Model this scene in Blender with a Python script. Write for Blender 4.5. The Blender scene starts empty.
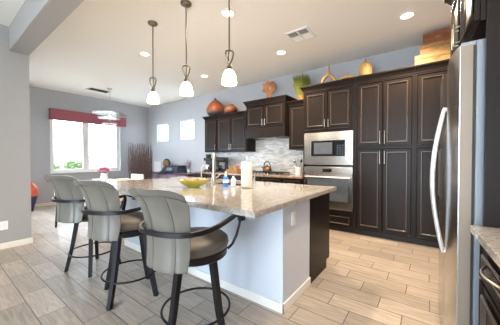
import bpy, bmesh, math, random
from mathutils import Vector, Matrix
C = bpy.context.scene
COL = C.collection
PI = math.pi
random.seed(7)

# ------------------------------------------------------------------ camera, world, exposure
CAM_H = 1.25
cd = bpy.data.cameras.new('camera'); cam = bpy.data.objects.new('camera', cd); COL.objects.link(cam)
cd.sensor_width = 36; cd.lens = 36 * 239.63 / 500; cd.clip_start = 0.02
cam.location = (0, 0, CAM_H)
cam.rotation_euler = (PI / 2 - 0.01578, 0, 0.63729)
C.camera = cam

w = bpy.data.worlds.new('world'); C.world = w; w.use_nodes = True
bg = w.node_tree.nodes['Background']
bg.inputs['Color'].default_value = (0.73, 0.865, 1.0, 1); bg.inputs['Strength'].default_value = 8.6
vs = C.view_settings
vs.view_transform = 'Standard'; vs.look = 'None'; vs.gamma = 1; vs.use_curve_mapping = False
vs.exposure = 0.80
C.cycles.diffuse_bounces = 8; C.cycles.max_bounces = 14; C.cycles.use_denoising = True
CAN_POWER = 150; PENDANT_POWER = 3
WARM = (1.0, 0.77, 0.54)

# ------------------------------------------------------------------ materials
def lin(c):
    return tuple((x / 12.92 if x <= 0.04045 else ((x + 0.055) / 1.055) ** 2.4) for x in [v / 255 for v in c])
def mat(name, rgb, rough=0.5, metal=0.0, var=0.0, scale=8.0, bump=0.0, stretch=None, spec=0.5, coat=0.0):
    m = bpy.data.materials.new(name); m.use_nodes = True
    nt = m.node_tree; b = nt.nodes['Principled BSDF']
    c = lin(rgb)
    b.inputs['Base Color'].default_value = (*c, 1)
    b.inputs['Roughness'].default_value = rough; b.inputs['Metallic'].default_value = metal
    b.inputs['Specular IOR Level'].default_value = spec
    b.inputs['Coat Weight'].default_value = coat
    if var or bump:
        tc = nt.nodes.new('ShaderNodeTexCoord'); mp = nt.nodes.new('ShaderNodeMapping')
        if stretch: mp.inputs['Scale'].default_value = stretch
        nz = nt.nodes.new('ShaderNodeTexNoise'); nz.inputs['Scale'].default_value = scale; nz.inputs['Detail'].default_value = 5
        nt.links.new(tc.outputs['Object'], mp.inputs['Vector']); nt.links.new(mp.outputs['Vector'], nz.inputs['Vector'])
        if var:
            r = nt.nodes.new('ShaderNodeValToRGB')
            r.color_ramp.elements[0].position = 0.3; r.color_ramp.elements[1].position = 0.7
            r.color_ramp.elements[0].color = (*[x * (1 - var) for x in c], 1)
            r.color_ramp.elements[1].color = (*[min(1, x * (1 + var)) for x in c], 1)
            nt.links.new(nz.outputs['Fac'], r.inputs['Fac']); nt.links.new(r.outputs['Color'], b.inputs['Base Color'])
        if bump:
            bp = nt.nodes.new('ShaderNodeBump'); bp.inputs['Strength'].default_value = bump; bp.inputs['Distance'].default_value = 0.01
            nt.links.new(nz.outputs['Fac'], bp.inputs['Height']); nt.links.new(bp.outputs['Normal'], b.inputs['Normal'])
    return m
def emis(name, rgb, strength):
    m = mat(name, rgb, 0.4); b = m.node_tree.nodes['Principled BSDF']
    b.inputs['Emission Color'].default_value = (*lin(rgb), 1); b.inputs['Emission Strength'].default_value = strength
    return m
def N(nt, t, **k):
    n = nt.nodes.new(t)
    for a, v in k.items(): setattr(n, a, v)
    return n
def M2(nt, op, a, b=None):
    n = nt.nodes.new('ShaderNodeMath'); n.operation = op
    for i, v in enumerate((a, b)):
        if v is None: continue
        if isinstance(v, (int, float)): n.inputs[i].default_value = v
        else: nt.links.new(v, n.inputs[i])
    return n.outputs[0]

def floor_mat():
    m = bpy.data.materials.new('plank_tile'); m.use_nodes = True; nt = m.node_tree; b = nt.nodes['Principled BSDF']
    tc = N(nt, 'ShaderNodeTexCoord'); sp = N(nt, 'ShaderNodeSeparateXYZ'); nt.links.new(tc.outputs['Object'], sp.inputs[0])
    x, y = sp.outputs[0], sp.outputs[1]
    v = M2(nt, 'DIVIDE', M2(nt, 'SUBTRACT', y, 0.695), 0.193)
    row = M2(nt, 'FLOOR', v); fv = M2(nt, 'FRACT', v)
    u = M2(nt, 'DIVIDE', M2(nt, 'ADD', M2(nt, 'SUBTRACT', x, 0.026), M2(nt, 'MULTIPLY', row, 0.17667)), 0.53)
    cu = M2(nt, 'FLOOR', u); fu = M2(nt, 'FRACT', u)
    ev = M2(nt, 'MULTIPLY', M2(nt, 'MINIMUM', fv, M2(nt, 'SUBTRACT', 1.0, fv)), 0.193)
    eu = M2(nt, 'MULTIPLY', M2(nt, 'MINIMUM', fu, M2(nt, 'SUBTRACT', 1.0, fu)), 0.53)
    e = M2(nt, 'MINIMUM', ev, eu)
    grout = M2(nt, 'LESS_THAN', e, 0.0033)
    cb = N(nt, 'ShaderNodeCombineXYZ'); nt.links.new(cu, cb.inputs[0]); nt.links.new(row, cb.inputs[1])
    wn = N(nt, 'ShaderNodeTexWhiteNoise'); wn.noise_dimensions = '3D'; nt.links.new(cb.outputs[0], wn.inputs['Vector'])
    # streaks along the plank
    off = N(nt, 'ShaderNodeVectorMath', operation='SCALE'); nt.links.new(wn.outputs['Color'], off.inputs[0]); off.inputs['Scale'].default_value = 9
    ad = N(nt, 'ShaderNodeVectorMath', operation='ADD'); nt.links.new(tc.outputs['Object'], ad.inputs[0]); nt.links.new(off.outputs[0], ad.inputs[1])
    mp = N(nt, 'ShaderNodeMapping'); mp.inputs['Scale'].default_value = (1.6, 17, 1); nt.links.new(ad.outputs[0], mp.inputs['Vector'])
    nz = N(nt, 'ShaderNodeTexNoise'); nz.inputs['Scale'].default_value = 2.2; nz.inputs['Detail'].default_value = 6; nz.inputs['Distortion'].default_value = 1.2
    nt.links.new(mp.outputs[0], nz.inputs['Vector'])
    rp = N(nt, 'ShaderNodeValToRGB'); rp.color_ramp.elements[0].position = 0.28; rp.color_ramp.elements[1].position = 0.72
    rp.color_ramp.elements[0].color = (*lin((150, 139, 127)), 1); rp.color_ramp.elements[1].color = (*lin((186, 173, 158)), 1)
    nt.links.new(nz.outputs['Fac'], rp.inputs['Fac'])
    hs = N(nt, 'ShaderNodeHueSaturation'); nt.links.new(rp.outputs[0], hs.inputs['Color'])
    nt.links.new(M2(nt, 'ADD', M2(nt, 'MULTIPLY', wn.outputs['Value'], 0.34), 0.84), hs.inputs['Value'])
    mx = N(nt, 'ShaderNodeMix', data_type='RGBA'); nt.links.new(grout, mx.inputs['Factor'])
    nt.links.new(hs.outputs[0], mx.inputs['A']); mx.inputs['B'].default_value = (*lin((100, 90, 82)), 1)
    nt.links.new(mx.outputs['Result'], b.inputs['Base Color'])
    b.inputs['Roughness'].default_value = 0.36
    bp = N(nt, 'ShaderNodeBump'); bp.inputs['Strength'].default_value = 0.5; bp.inputs['Distance'].default_value = 0.003
    hgt = M2(nt, 'ADD', M2(nt, 'MULTIPLY', M2(nt, 'SUBTRACT', 1.0, grout), 1.0), M2(nt, 'MULTIPLY', nz.outputs['Fac'], 0.25))
    nt.links.new(hgt, bp.inputs['Height']); nt.links.new(bp.outputs[0], b.inputs['Normal'])
    return m
def granite_mat(name, base, dark, light, rough=0.12):
    m = bpy.data.materials.new(name); m.use_nodes = True; nt = m.node_tree; b = nt.nodes['Principled BSDF']
    tc = N(nt, 'ShaderNodeTexCoord')
    n1 = N(nt, 'ShaderNodeTexNoise'); n1.inputs['Scale'].default_value = 22; n1.inputs['Detail'].default_value = 8; n1.inputs['Roughness'].default_value = 0.7
    vo = N(nt, 'ShaderNodeTexVoronoi'); vo.inputs['Scale'].default_value = 120
    nt.links.new(tc.outputs['Object'], n1.inputs['Vector']); nt.links.new(tc.outputs['Object'], vo.inputs['Vector'])
    r = N(nt, 'ShaderNodeValToRGB'); cr = r.color_ramp
    cr.elements[0].position = 0.3; cr.elements[0].color = (*lin(dark), 1)
    cr.elements[1].position = 0.72; cr.elements[1].color = (*lin(light), 1)
    el = cr.elements.new(0.5); el.color = (*lin(base), 1)
    nt.links.new(n1.outputs['Fac'], r.inputs['Fac'])
    r2 = N(nt, 'ShaderNodeValToRGB'); r2.color_ramp.elements[0].position = 0.1; r2.color_ramp.elements[1].position = 0.55
    r2.color_ramp.elements[0].color = (0.62, 0.60, 0.57, 1); r2.color_ramp.elements[1].color = (1, 1, 1, 1)
    sx = N(nt, 'ShaderNodeSeparateColor'); nt.links.new(vo.outputs['Color'], sx.inputs[0]); nt.links.new(sx.outputs[0], r2.inputs['Fac'])
    mx = N(nt, 'ShaderNodeMix', data_type='RGBA', blend_type='MULTIPLY'); mx.inputs['Factor'].default_value = 0.8
    nt.links.new(r.outputs[0], mx.inputs['A']); nt.links.new(r2.outputs[0], mx.inputs['B'])
    nt.links.new(mx.outputs['Result'], b.inputs['Base Color']); b.inputs['Roughness'].default_value = rough; b.inputs['Specular IOR Level'].default_value = 0.75
    return m
def mosaic_mat():
    m = bpy.data.materials.new('stone_mosaic'); m.use_nodes = True; nt = m.node_tree; b = nt.nodes['Principled BSDF']
    tc = N(nt, 'ShaderNodeTexCoord'); sp = N(nt, 'ShaderNodeSeparateXYZ'); nt.links.new(tc.outputs['Object'], sp.inputs[0])
    cb = N(nt, 'ShaderNodeCombineXYZ'); nt.links.new(sp.outputs[0], cb.inputs[0]); nt.links.new(sp.outputs[2], cb.inputs[1])
    br = N(nt, 'ShaderNodeTexBrick'); nt.links.new(cb.outputs[0], br.inputs['Vector'])
    br.inputs['Scale'].default_value = 1; br.inputs['Brick Width'].default_value = 0.13; br.inputs['Row Height'].default_value = 0.026
    br.inputs['Mortar Size'].default_value = 0.0016; br.offset = 0.37; br.squash = 0.7; br.squash_frequency = 3
    br.inputs['Color1'].default_value = (*lin((236, 233, 226)), 1); br.inputs['Color2'].default_value = (*lin((182, 178, 172)), 1)
    br.inputs['Mortar'].default_value = (*lin((200, 198, 192)), 1)
    nt.links.new(br.outputs['Color'], b.inputs['Base Color']); b.inputs['Roughness'].default_value = 0.3
    bp = N(nt, 'ShaderNodeBump'); bp.inputs['Strength'].default_value = 0.4; bp.inputs['Distance'].default_value = 0.004
    nt.links.new(br.outputs['Color'], bp.inputs['Height']); nt.links.new(bp.outputs[0], b.inputs['Normal'])
    return m
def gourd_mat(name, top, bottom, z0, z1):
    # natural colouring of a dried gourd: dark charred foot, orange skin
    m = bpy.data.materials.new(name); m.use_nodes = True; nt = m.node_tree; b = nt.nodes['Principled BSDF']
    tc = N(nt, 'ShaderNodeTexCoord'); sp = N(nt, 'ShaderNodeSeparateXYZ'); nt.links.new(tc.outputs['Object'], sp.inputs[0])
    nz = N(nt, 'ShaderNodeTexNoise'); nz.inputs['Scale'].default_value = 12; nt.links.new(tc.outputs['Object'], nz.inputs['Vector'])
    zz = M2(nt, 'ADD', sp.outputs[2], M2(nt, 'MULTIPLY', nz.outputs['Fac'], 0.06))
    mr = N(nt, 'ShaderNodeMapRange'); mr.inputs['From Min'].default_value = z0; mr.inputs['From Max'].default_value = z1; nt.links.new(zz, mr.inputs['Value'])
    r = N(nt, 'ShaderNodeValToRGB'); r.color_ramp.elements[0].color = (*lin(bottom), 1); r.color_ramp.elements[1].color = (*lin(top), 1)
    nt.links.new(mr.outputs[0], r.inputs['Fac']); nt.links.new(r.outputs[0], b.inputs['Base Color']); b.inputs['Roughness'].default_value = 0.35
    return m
def glass_mat(name='window_glass'):
    m = bpy.data.materials.new(name); m.use_nodes = True; nt = m.node_tree
    for n in list(nt.nodes):
        if n.type == 'BSDF_PRINCIPLED': nt.nodes.remove(n)
    out = nt.nodes['Material Output']
    t = N(nt, 'ShaderNodeBsdfTransparent'); g = N(nt, 'ShaderNodeBsdfGlossy'); g.inputs['Roughness'].default_value = 0.02
    mx = N(nt, 'ShaderNodeMixShader'); mx.inputs[0].default_value = 0.06
    nt.links.new(t.outputs[0], mx.inputs[1]); nt.links.new(g.outputs[0], mx.inputs[2]); nt.links.new(mx.outputs[0], out.inputs[0])
    return m

MT = dict(
    floor=floor_mat(),
    wall=mat('wall_paint', (176, 177, 180), 0.6, var=0.02, scale=40),
    wall_shaded=mat('wall_paint_shaded', (160, 157, 153), 0.6, var=0.02, scale=40),  # wall paint darkened: dimmer light on left wall and beam put into colour
    ceil=mat('ceiling_paint', (243, 240, 233), 0.8, var=0.015, scale=30),
    trim=mat('white_trim', (232, 230, 226), 0.4, var=0.01),
    cream_trim=mat('cream_baseboard', (226, 220, 206), 0.45, var=0.01),
    bead=mat('bronze_moulding', (74, 64, 58), 0.25, var=0.12, scale=20),
    wood=mat('espresso_wood', (38, 32, 29), 0.32, var=0.14, scale=6, stretch=(9, 9, 0.8), spec=0.12),
    wood_in=mat('cabinet_interior', (32, 25, 22), 0.6, var=0.1),
    pendmetal=mat('pendant_metal', (132, 124, 112), 0.35, 1.0, var=0.06, scale=40),
    nickel=mat('brushed_nickel', (196, 190, 180), 0.28, 1.0, var=0.05, scale=60),
    steel=mat('stainless_steel', (172, 167, 160), 0.24, 1.0, var=0.04, scale=30, stretch=(1, 1, 40)),
    door_steel=mat('fridge_steel', (206, 206, 206), 0.24, 1.0, var=0.02, scale=30, stretch=(1, 1, 30)),
    side_reflection=mat('fridge_edge_reflection', (140, 126, 110), 0.5, 0.2, var=0.02),  # warm beige reflection on the door side put into its colour
    grey_steel=mat('fridge_grey', (136, 144, 150), 0.5, 0.2, var=0.03),
    bright=mat('bright_handle', (232, 234, 238), 0.3, 0.6, var=0.02),
    blackglass=mat('black_glass', (22, 24, 28), 0.08, 0.0, var=0.1),
    ovenglass=mat('oven_glass', (104, 110, 118), 0.1, 0.3, var=0.08),
    black=mat('black_plastic', (24, 25, 27), 0.35, var=0.15),
    iron=mat('dark_iron', (40, 38, 42), 0.38, 0.6, var=0.12, scale=20),
    leather=mat('grey_leather', (110, 106, 98), 0.33, var=0.10, scale=5, bump=0.08, coat=0.1),
    seat=mat('taupe_leather', (96, 90, 82), 0.42, var=0.10, scale=6, bump=0.08),
    piping=mat('dark_piping', (98, 94, 87), 0.5, var=0.08),
    granite=granite_mat('island_granite', (174, 169, 162), (156, 150, 142), (190, 186, 180), 0.08),
    granite2=granite_mat('brown_granite', (170, 142, 120), (112, 88, 74), (200, 178, 158), 0.15),
    islandpaint=mat('island_paint', (200, 206, 216), 0.6, var=0.015, scale=40),
    mosaic=mosaic_mat(),
    red=mat('red_fabric', (152, 84, 90), 0.8, var=0.1, scale=30),
    glass=glass_mat(),
    shade=emis('opal_glass', (255, 242, 224), 9),
    lamp=emis('lamp_lens', (255, 232, 200), 6.0),
    white=mat('white_plastic', (238, 238, 236), 0.35, var=0.01),
    paper=mat('paper_towel', (226, 221, 212), 0.9, var=0.02, bump=0.1, scale=60),
    cream=mat('cream_fabric', (222, 208, 186), 0.7, var=0.04),
    whitefab=mat('white_fabric', (236, 233, 228), 0.7, var=0.03),
    yellow=mat('yellow_green_glaze', (176, 168, 70), 0.2, var=0.12, scale=10),
    twig=mat('brown_twigs', (104, 86, 82), 0.8, var=0.25, scale=20),
    purple=mat('plum_wood', (92, 74, 84), 0.35, var=0.15, stretch=(1, 1, 8)),
    mauve=mat('mauve_panel', (150, 132, 150), 0.4, var=0.1),
    copper=mat('copper', (126, 92, 68), 0.28, 0.9, var=0.15),
    gold=mat('gold_tan', (150, 112, 62), 0.5, var=0.2, scale=14),
    gourd=mat('straw_gourd', (190, 148, 88), 0.4, var=0.18, scale=9),
    straw=mat('woven_straw', (184, 140, 78), 0.6, var=0.2, scale=50),
    orange=mat('orange_driftwood', (172, 104, 36), 0.45, var=0.3, scale=12, bump=0.4),
    box_y=mat('yellow_box', (138, 102, 50), 0.55, var=0.14, scale=24),
    box_y2=mat('pale_yellow_box', (138, 110, 62), 0.55, var=0.14, scale=24),
    box_o=mat('orange_box', (128, 70, 36), 0.5, var=0.25, scale=20),
    box_mark=mat('box_ornament', (140, 116, 78), 0.5, var=0.1),
    grass=mat('wheat_grass', (116, 124, 48), 0.6, var=0.3, scale=20),
    pink=mat('pink_petal', (206, 92, 132), 0.6, var=0.2, scale=30),
    green=mat('leaf_green', (96, 116, 70), 0.6, var=0.25, scale=10),
    blue=mat('blue_label', (64, 140, 220), 0.25, var=0.1),
    navy=mat('navy_glaze', (38, 52, 92), 0.3, var=0.2),
    coral=mat('coral_glaze', (206, 92, 66), 0.35, var=0.25, scale=8),
    charcoal=mat('printer_plastic', (44, 52, 66), 0.3, var=0.1),
    stucco=mat('stucco', (122, 119, 116), 0.9, var=0.03),
    gravel=mat('gravel', (200, 190, 176), 0.95, var=0.15, scale=20),
    discglass=mat('frosted_disc', (176, 178, 176), 0.2, 0.1, var=0.01),
    tile_dark=mat('dark_vent', (70, 64, 60), 0.6, var=0.1),
    brownfruit=mat('brown_fruit', (150, 92, 66), 0.5, var=0.2),
    redfruit=mat('rosy_fruit', (196, 112, 92), 0.45, var=0.2),
    tanfruit=mat('tan_fruit', (196, 160, 110), 0.5, var=0.15),
    clear=mat('milky_plastic', (226, 230, 234), 0.2, var=0.02),
    gasket=mat('dark_gasket', (60, 58, 56), 0.7, var=0.05),
)

MT['discglass'].node_tree.nodes['Principled BSDF'].inputs['Alpha'].default_value = 0.42
MT['tabletop'] = mat('pale_tabletop', (206, 204, 198), 0.15, var=0.02)
# ------------------------------------------------------------------ mesh helpers
WM = {}
def bx(bm, x0, y0, z0, x1, y1, z1, bev=0.0):
    vs_ = [bm.verts.new(p) for p in ((x0,y0,z0),(x1,y0,z0),(x1,y1,z0),(x0,y1,z0),(x0,y0,z1),(x1,y0,z1),(x1,y1,z1),(x0,y1,z1))]
    fs = [bm.faces.new([vs_[i] for i in f]) for f in ((3,2,1,0),(4,5,6,7),(0,1,5,4),(1,2,6,5),(2,3,7,6),(3,0,4,7))]
    if bev:
        es = list({e for f in fs for e in f.edges})
        bmesh.ops.bevel(bm, geom=es, offset=bev, segments=2, affect='EDGES', profile=0.5)
    return bm
def box(*a, bev=0.0): return bx(bmesh.new(), *a, bev=bev)
def frustum(bm, a, b, z0, z1):
    (x0,y0,x1,y1), (X0,Y0,X1,Y1) = a, b
    v = [bm.verts.new(p) for p in ((x0,y0,z0),(x1,y0,z0),(x1,y1,z0),(x0,y1,z0),(X0,Y0,z1),(X1,Y0,z1),(X1,Y1,z1),(X0,Y1,z1))]
    for f in ((3,2,1,0),(4,5,6,7),(0,1,5,4),(1,2,6,5),(2,3,7,6),(3,0,4,7)): bm.faces.new([v[i] for i in f])
    return bm
def tube(bm, pts, r, n=8, closed=False, flat=None, cap=True):
    """tube along pts; r a number or list; flat=(w,h) makes a flat bar with its height along z"""
    pts = [Vector(p) for p in pts]; K = len(pts); rings = []
    prev = None
    for i, p in enumerate(pts):
        if closed: t = pts[(i+1) % K] - pts[i-1]
        else: t = pts[min(i+1, K-1)] - pts[max(i-1, 0)]
        t.normalize()
        if prev is None:
            ref = Vector((0,0,1)) if abs(t.z) < 0.9 else Vector((1,0,0))
            a = t.cross(ref).normalized()
        else:
            a = prev - t * prev.dot(t)
            a = a.normalized() if a.length > 1e-6 else t.orthogonal().normalized()
        prev = a; b = t.cross(a).normalized()
        rr = r[i] if isinstance(r, (list, tuple)) else r
        if flat:
            hw, hh = flat[0]/2, flat[1]/2
            ring = [bm.verts.new(p + a*sx*hw + b*sy*hh) for sx, sy in ((-1,-1),(1,-1),(1,1),(-1,1))]
        else:
            ring = [bm.verts.new(p + (a*math.cos(2*PI*k/n) + b*math.sin(2*PI*k/n))*rr) for k in range(n)]
        rings.append(ring)
    m = len(rings[0])
    for i in range(K if closed else K-1):
        A, B = rings[i], rings[(i+1) % K]
        for k in range(m): bm.faces.new((A[k], A[(k+1)%m], B[(k+1)%m], B[k]))
    if cap and not closed:
        bm.faces.new(rings[0][::-1]); bm.faces.new(rings[-1])
    return bm
def lathe(bm, prof, c=(0,0,0), n=24, sx=1.0, sy=1.0):
    cx, cy, cz = c; rings = []
    for r, z in prof:
        if r < 1e-5: rings.append([bm.verts.new((cx, cy, cz+z))])
        else: rings.append([bm.verts.new((cx+r*sx*math.cos(2*PI*k/n), cy+r*sy*math.sin(2*PI*k/n), cz+z)) for k in range(n)])
    for A, B in zip(rings, rings[1:]):
        if len(A) == 1 and len(B) == 1: continue
        for k in range(n):
            k2 = (k+1) % n
            if len(A) == 1: bm.faces.new((A[0], B[k2], B[k]))
            elif len(B) == 1: bm.faces.new((A[k], A[k2], B[0]))
            else: bm.faces.new((A[k], A[k2], B[k2], B[k]))
    return bm
def ball(bm, c, r, sc=(1,1,1), sub=2):
    M = Matrix.Translation(c) @ Matrix.Diagonal((*sc, 1))
    bmesh.ops.create_icosphere(bm, subdivisions=sub, radius=r, matrix=M); return bm
def finish(bm): bmesh.ops.recalc_face_normals(bm, faces=bm.faces[:]); return bm
def link(name, bm, m, smooth=None):
    finish(bm)
    me = bpy.data.meshes.new(name); bm.to_mesh(me); bm.free(); me.materials.append(m)
    if smooth is not None:
        me.shade_smooth()
        if smooth < 180: me.set_sharp_from_angle(angle=math.radians(smooth))
    o = bpy.data.objects.new(name, me); COL.objects.link(o); return o
def tag(o, label, cat, group=None):
    o['label'] = label; o['category'] = cat
    if group: o['group'] = group
    return o
def thing(name, label, cat, loc=(0,0,0), rz=0.0, group=None):
    o = bpy.data.objects.new(name, None); COL.objects.link(o); o.empty_display_size = 0.1
    o.location = loc; o.rotation_euler = (0, 0, rz)
    WM[o] = Matrix.Translation(loc) @ Matrix.Rotation(rz, 4, 'Z')
    return tag(o, label, cat, group)
def part(name, bm, m, parent, smooth=None, local=False, label=None):
    """a child mesh. World coordinates unless local; kept in the frame of its thing"""
    W = WM[parent]
    if not local: bm.transform(W.inverted())
    o = link(name, bm, m, smooth); o.parent = parent; WM[o] = W
    if label: o['label'] = label
    return o
def solo(name, bm, m, label, cat, group=None, smooth=None):
    """a thing that is one mesh; origin moved to its base centre"""
    xs = [v.co for v in bm.verts]
    c = Vector(((min(v.x for v in xs)+max(v.x for v in xs))/2, (min(v.y for v in xs)+max(v.y for v in xs))/2, min(v.z for v in xs)))
    bm.transform(Matrix.Translation(-c)); o = link(name, bm, m, smooth); o.location = c; WM[o] = Matrix.Translation(c)
    return tag(o, label, cat, group)
def struct(name, bm, m, parent=None, smooth=None):
    o = link(name, bm, m, smooth); WM[o] = Matrix()
    if parent: o.parent = parent
    else: o['kind'] = 'structure'
    return o
def copy_thing(root, loc, rz, label, group=None):
    r = root.copy(); COL.objects.link(r); r.location = loc; r.rotation_euler = (0, 0, rz); r['label'] = label
    WM[r] = Matrix.Translation(loc) @ Matrix.Rotation(rz, 4, 'Z')
    if group: r['group'] = group
    for ch in list(root.children):
        c = ch.copy(); COL.objects.link(c); c.parent = r
        for g in list(ch.children):
            d = g.copy(); COL.objects.link(d); d.parent = c
    return r

# ------------------------------------------------------------------ the setting
CEIL = 3.09; YB = 4.78; XN = -8.1; XL = -4.71
struct('floor', box(-8.3, -5.0, -0.1, 1.1, 4.95, 0), MT['floor'])
struct('ceiling', box(-8.3, -5.0, CEIL, 1.1, 4.95, CEIL+0.12), MT['ceil'])
def wall_with_holes(name, axis, pos, thick, a0, a1, z0, z1, holes):
    bm = bmesh.new()
    def seg(u0, u1, w0, w1):
        if u1-u0 < 1e-4 or w1-w0 < 1e-4: return
        if axis == 'y': bx(bm, u0, pos, w0, u1, pos+thick, w1)
        else: bx(bm, pos-thick, u0, w0, pos, u1, w1)
    cur = a0
    for (h0, h1, k0, k1) in sorted(holes):
        seg(cur, h0, z0, z1); seg(h0, h1, z0, k0); seg(h0, h1, k1, z1); cur = h1
    seg(cur, a1, z0, z1)
    return struct(name, bm, MT['wall'])
W1 = (-7.555, -6.925, 1.83, 2.42); W2 = (-6.265, -5.63, 1.84, 2.44)
wall_with_holes('wall_back', 'y', YB, 0.16, XN-0.16, 1.1, 0, CEIL, [W1, W2])
WN = (1.97, 3.79, 0.87, 2.42)
wall_with_holes('wall_nook', 'x', XN, 0.16, 0.76, YB, 0, CEIL, [WN])
struct('wall_left', box(XL-0.16, -4.04, 0, XL, 0.915, CEIL), MT['wall_shaded'])
wall_with_holes('wall_front', 'y', -4.2, 0.16, XL-0.16, 1.1, 0, CEIL, [(-2.6, 0.95, 0.0, 2.8)])  # opening added behind the camera to let daylight in
WD = (-7.6, -5.4, 0.0, 2.4)  # unseen opening added so daylight reaches the nook
wall_with_holes('wall_nook_side', 'y', 0.755, 0.16, XN, XL-0.16, 0, CEIL, [WD])
struct('wall_right', box(0.98, -4.04, 0, 1.1, YB, CEIL), MT['wall'])
struct('trim_ceiling_beam', box(XL, 0.705, 2.756, 0.98, 0.915, CEIL, bev=0.008), MT['wall_shaded'])
struct('baseboard_left', box(XL, -4.04, 0, XL+0.014, 0.929, 0.085, bev=0.004), MT['cream_trim'])
struct('baseboard_left_end', box(XL-0.16, 0.915, 0, XL, 0.929, 0.085), MT['cream_trim'])
struct('baseboard_nook', box(XN, 0.93, 0, XN+0.014, YB, 0.085, bev=0.004), MT['cream_trim'])
struct('baseboard_back', box(XN+0.014, YB-0.014, 0, -4.84, YB, 0.085), MT['cream_trim'])
def window(name, axis, pos, thick, hole, mull=(), fr=0.045):
    a0, a1, z0, z1 = hole
    bm = bmesh.new(); g = bmesh.new()
    def seg(B, u0, u1, w0, w1, d0, d1):
        if axis == 'y': bx(B, u0, pos+d0, w0, u1, pos+d1, w1)
        else: bx(B, pos-d1, u0, w0, pos-d0, u1, w1)
    d0, d1 = thick*0.45, thick*0.8
    seg(bm, a0, a0+fr, z0, z1, d0, d1); seg(bm, a1-fr, a1, z0, z1, d0, d1)
    seg(bm, a0+fr, a1-fr, z0, z0+fr, d0, d1); seg(bm, a0+fr, a1-fr, z1-fr, z1, d0, d1)
    for m_ in mull: seg(bm, m_-0.075, m_+0.075, z0+fr, z1-fr, d0, d1)
    f = struct(name, bm, MT['trim'])
    seg(g, a0+fr, a1-fr, z0+fr, z1-fr, thick*0.6, thick*0.64)
    struct('pane', g, MT['glass'], parent=f)
    return f
window('door_added', 'y', 0.755, 0.16, WD, mull=(-6.55,), fr=0.07)  # glass door added, out of view, to fill the daylight opening
wf = window('window_1', 'x', XN, 0.16, WN, mull=(2.83,), fr=0.09)
s = bmesh.new(); bx(s, XN-0.07, WN[0]-0.0, WN[2]-0.02, XN+0.03, WN[1], WN[2]+0.004); struct('window_sill', s, MT['trim'], parent=wf)
window('window_2', 'y', YB, 0.16, W1)
window('window_3', 'y', YB, 0.16, W2)

# outside the dining nook window
struct('ground', box(-18, -4, -0.2, -8.3, 12, -0.12), MT['gravel'])
solo('garden_wall', box(-13.2, 3.15, -0.12, -13.0, 8.0, 1.42), MT['stucco'], 'pale garden wall outside the dining window', 'wall')
def bush(cx, cy, h, r, label):
    t = thing('garden_shrub', label, 'shrub', (cx, cy, -0.12), 0, 'shrubs outside the window')
    bm = bmesh.new()
    for k in range(420):
        th = random.uniform(0, 2*PI); ph = math.acos(random.uniform(-0.3, 1)); q = random.uniform(0.55, 1)
        p = Vector((cx+r*q*math.sin(ph)*math.cos(th), cy+r*q*math.sin(ph)*math.sin(th), h*0.45+h*0.5*q*math.cos(ph)))
        d = Vector((random.uniform(-1,1), random.uniform(-1,1), random.uniform(-1,1))).normalized()*0.09
        e = d.orthogonal().normalized()*0.05
        bm.faces.new([bm.verts.new(p+a) for a in (-d, e, d, -e)])
    part('foliage', bm, MT['green'], t)
    st = bmesh.new()
    for k in range(5):
        a = k*1.257; tube(st, [(cx, cy, -0.12), (cx+0.4*r*math.cos(a), cy+0.4*r*math.sin(a), h*0.6)], [0.02, 0.01], 6)
    part('stem', st, MT['twig'], t)
bush(-10.6, 2.45, 1.25, 0.55, 'green shrub outside the left pane of the dining window')
bush(-11.2, 3.5, 1.25, 0.5, 'green shrub outside the right pane of the dining window')

# ------------------------------------------------------------------ cabinetry
def door_bm(wd, ht, t=0.02, fr=0.055):
    """raised frame door, lower-left at the origin, facing -y"""
    bm = box(0, 0, 0, wd, t, ht)
    f = min(bm.faces, key=lambda q: q.calc_center_median().y)
    bmesh.ops.inset_region(bm, faces=[f], thickness=fr, depth=0)
    bmesh.ops.inset_region(bm, faces=[f], thickness=0.012, depth=-0.012)
    return bm
def bead_bm(wd, ht, fr=0.055, wdt=0.017):
    """sloped picture-frame bead round the sunk panel"""
    bm = bmesh.new(); rings = []
    for o, y in ((fr-0.004, 0.001), (fr, -0.005), (fr+0.006, -0.005), (fr+wdt, 0.0115)):
        rings.append([bm.verts.new(p) for p in ((o, y, o), (wd-o, y, o), (wd-o, y, ht-o), (o, y, ht-o))])
    for A, B in zip(rings, rings[1:]):
        for k in range(4): bm.faces.new((A[k], A[(k+1)%4], B[(k+1)%4], B[k]))
    for k in range(4): bm.faces.new((rings[0][k], rings[0][(k+1)%4], rings[-1][(k+1)%4], rings[-1][k]))
    return bm
def pull_bm(x, z0, z1, vertical=True, r=0.006, off=0.032):
    bm = bmesh.new()
    if vertical:
        tube(bm, [(x, -off, z0), (x, -off, z1)], r)
        for z in (z0+0.02, z1-0.02): tube(bm, [(x, 0, z), (x, -off, z)], r*0.8)
    else:
        tube(bm, [(z0, -off, x), (z1, -off, x)], r)
        for q in (z0+0.02, z1-0.02): tube(bm, [(q, 0, x), (q, -off, x)], r*0.8)
    return bm
def place(bm, x, y, z): bm.transform(Matrix.Translation((x, y, z))); return bm
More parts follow.
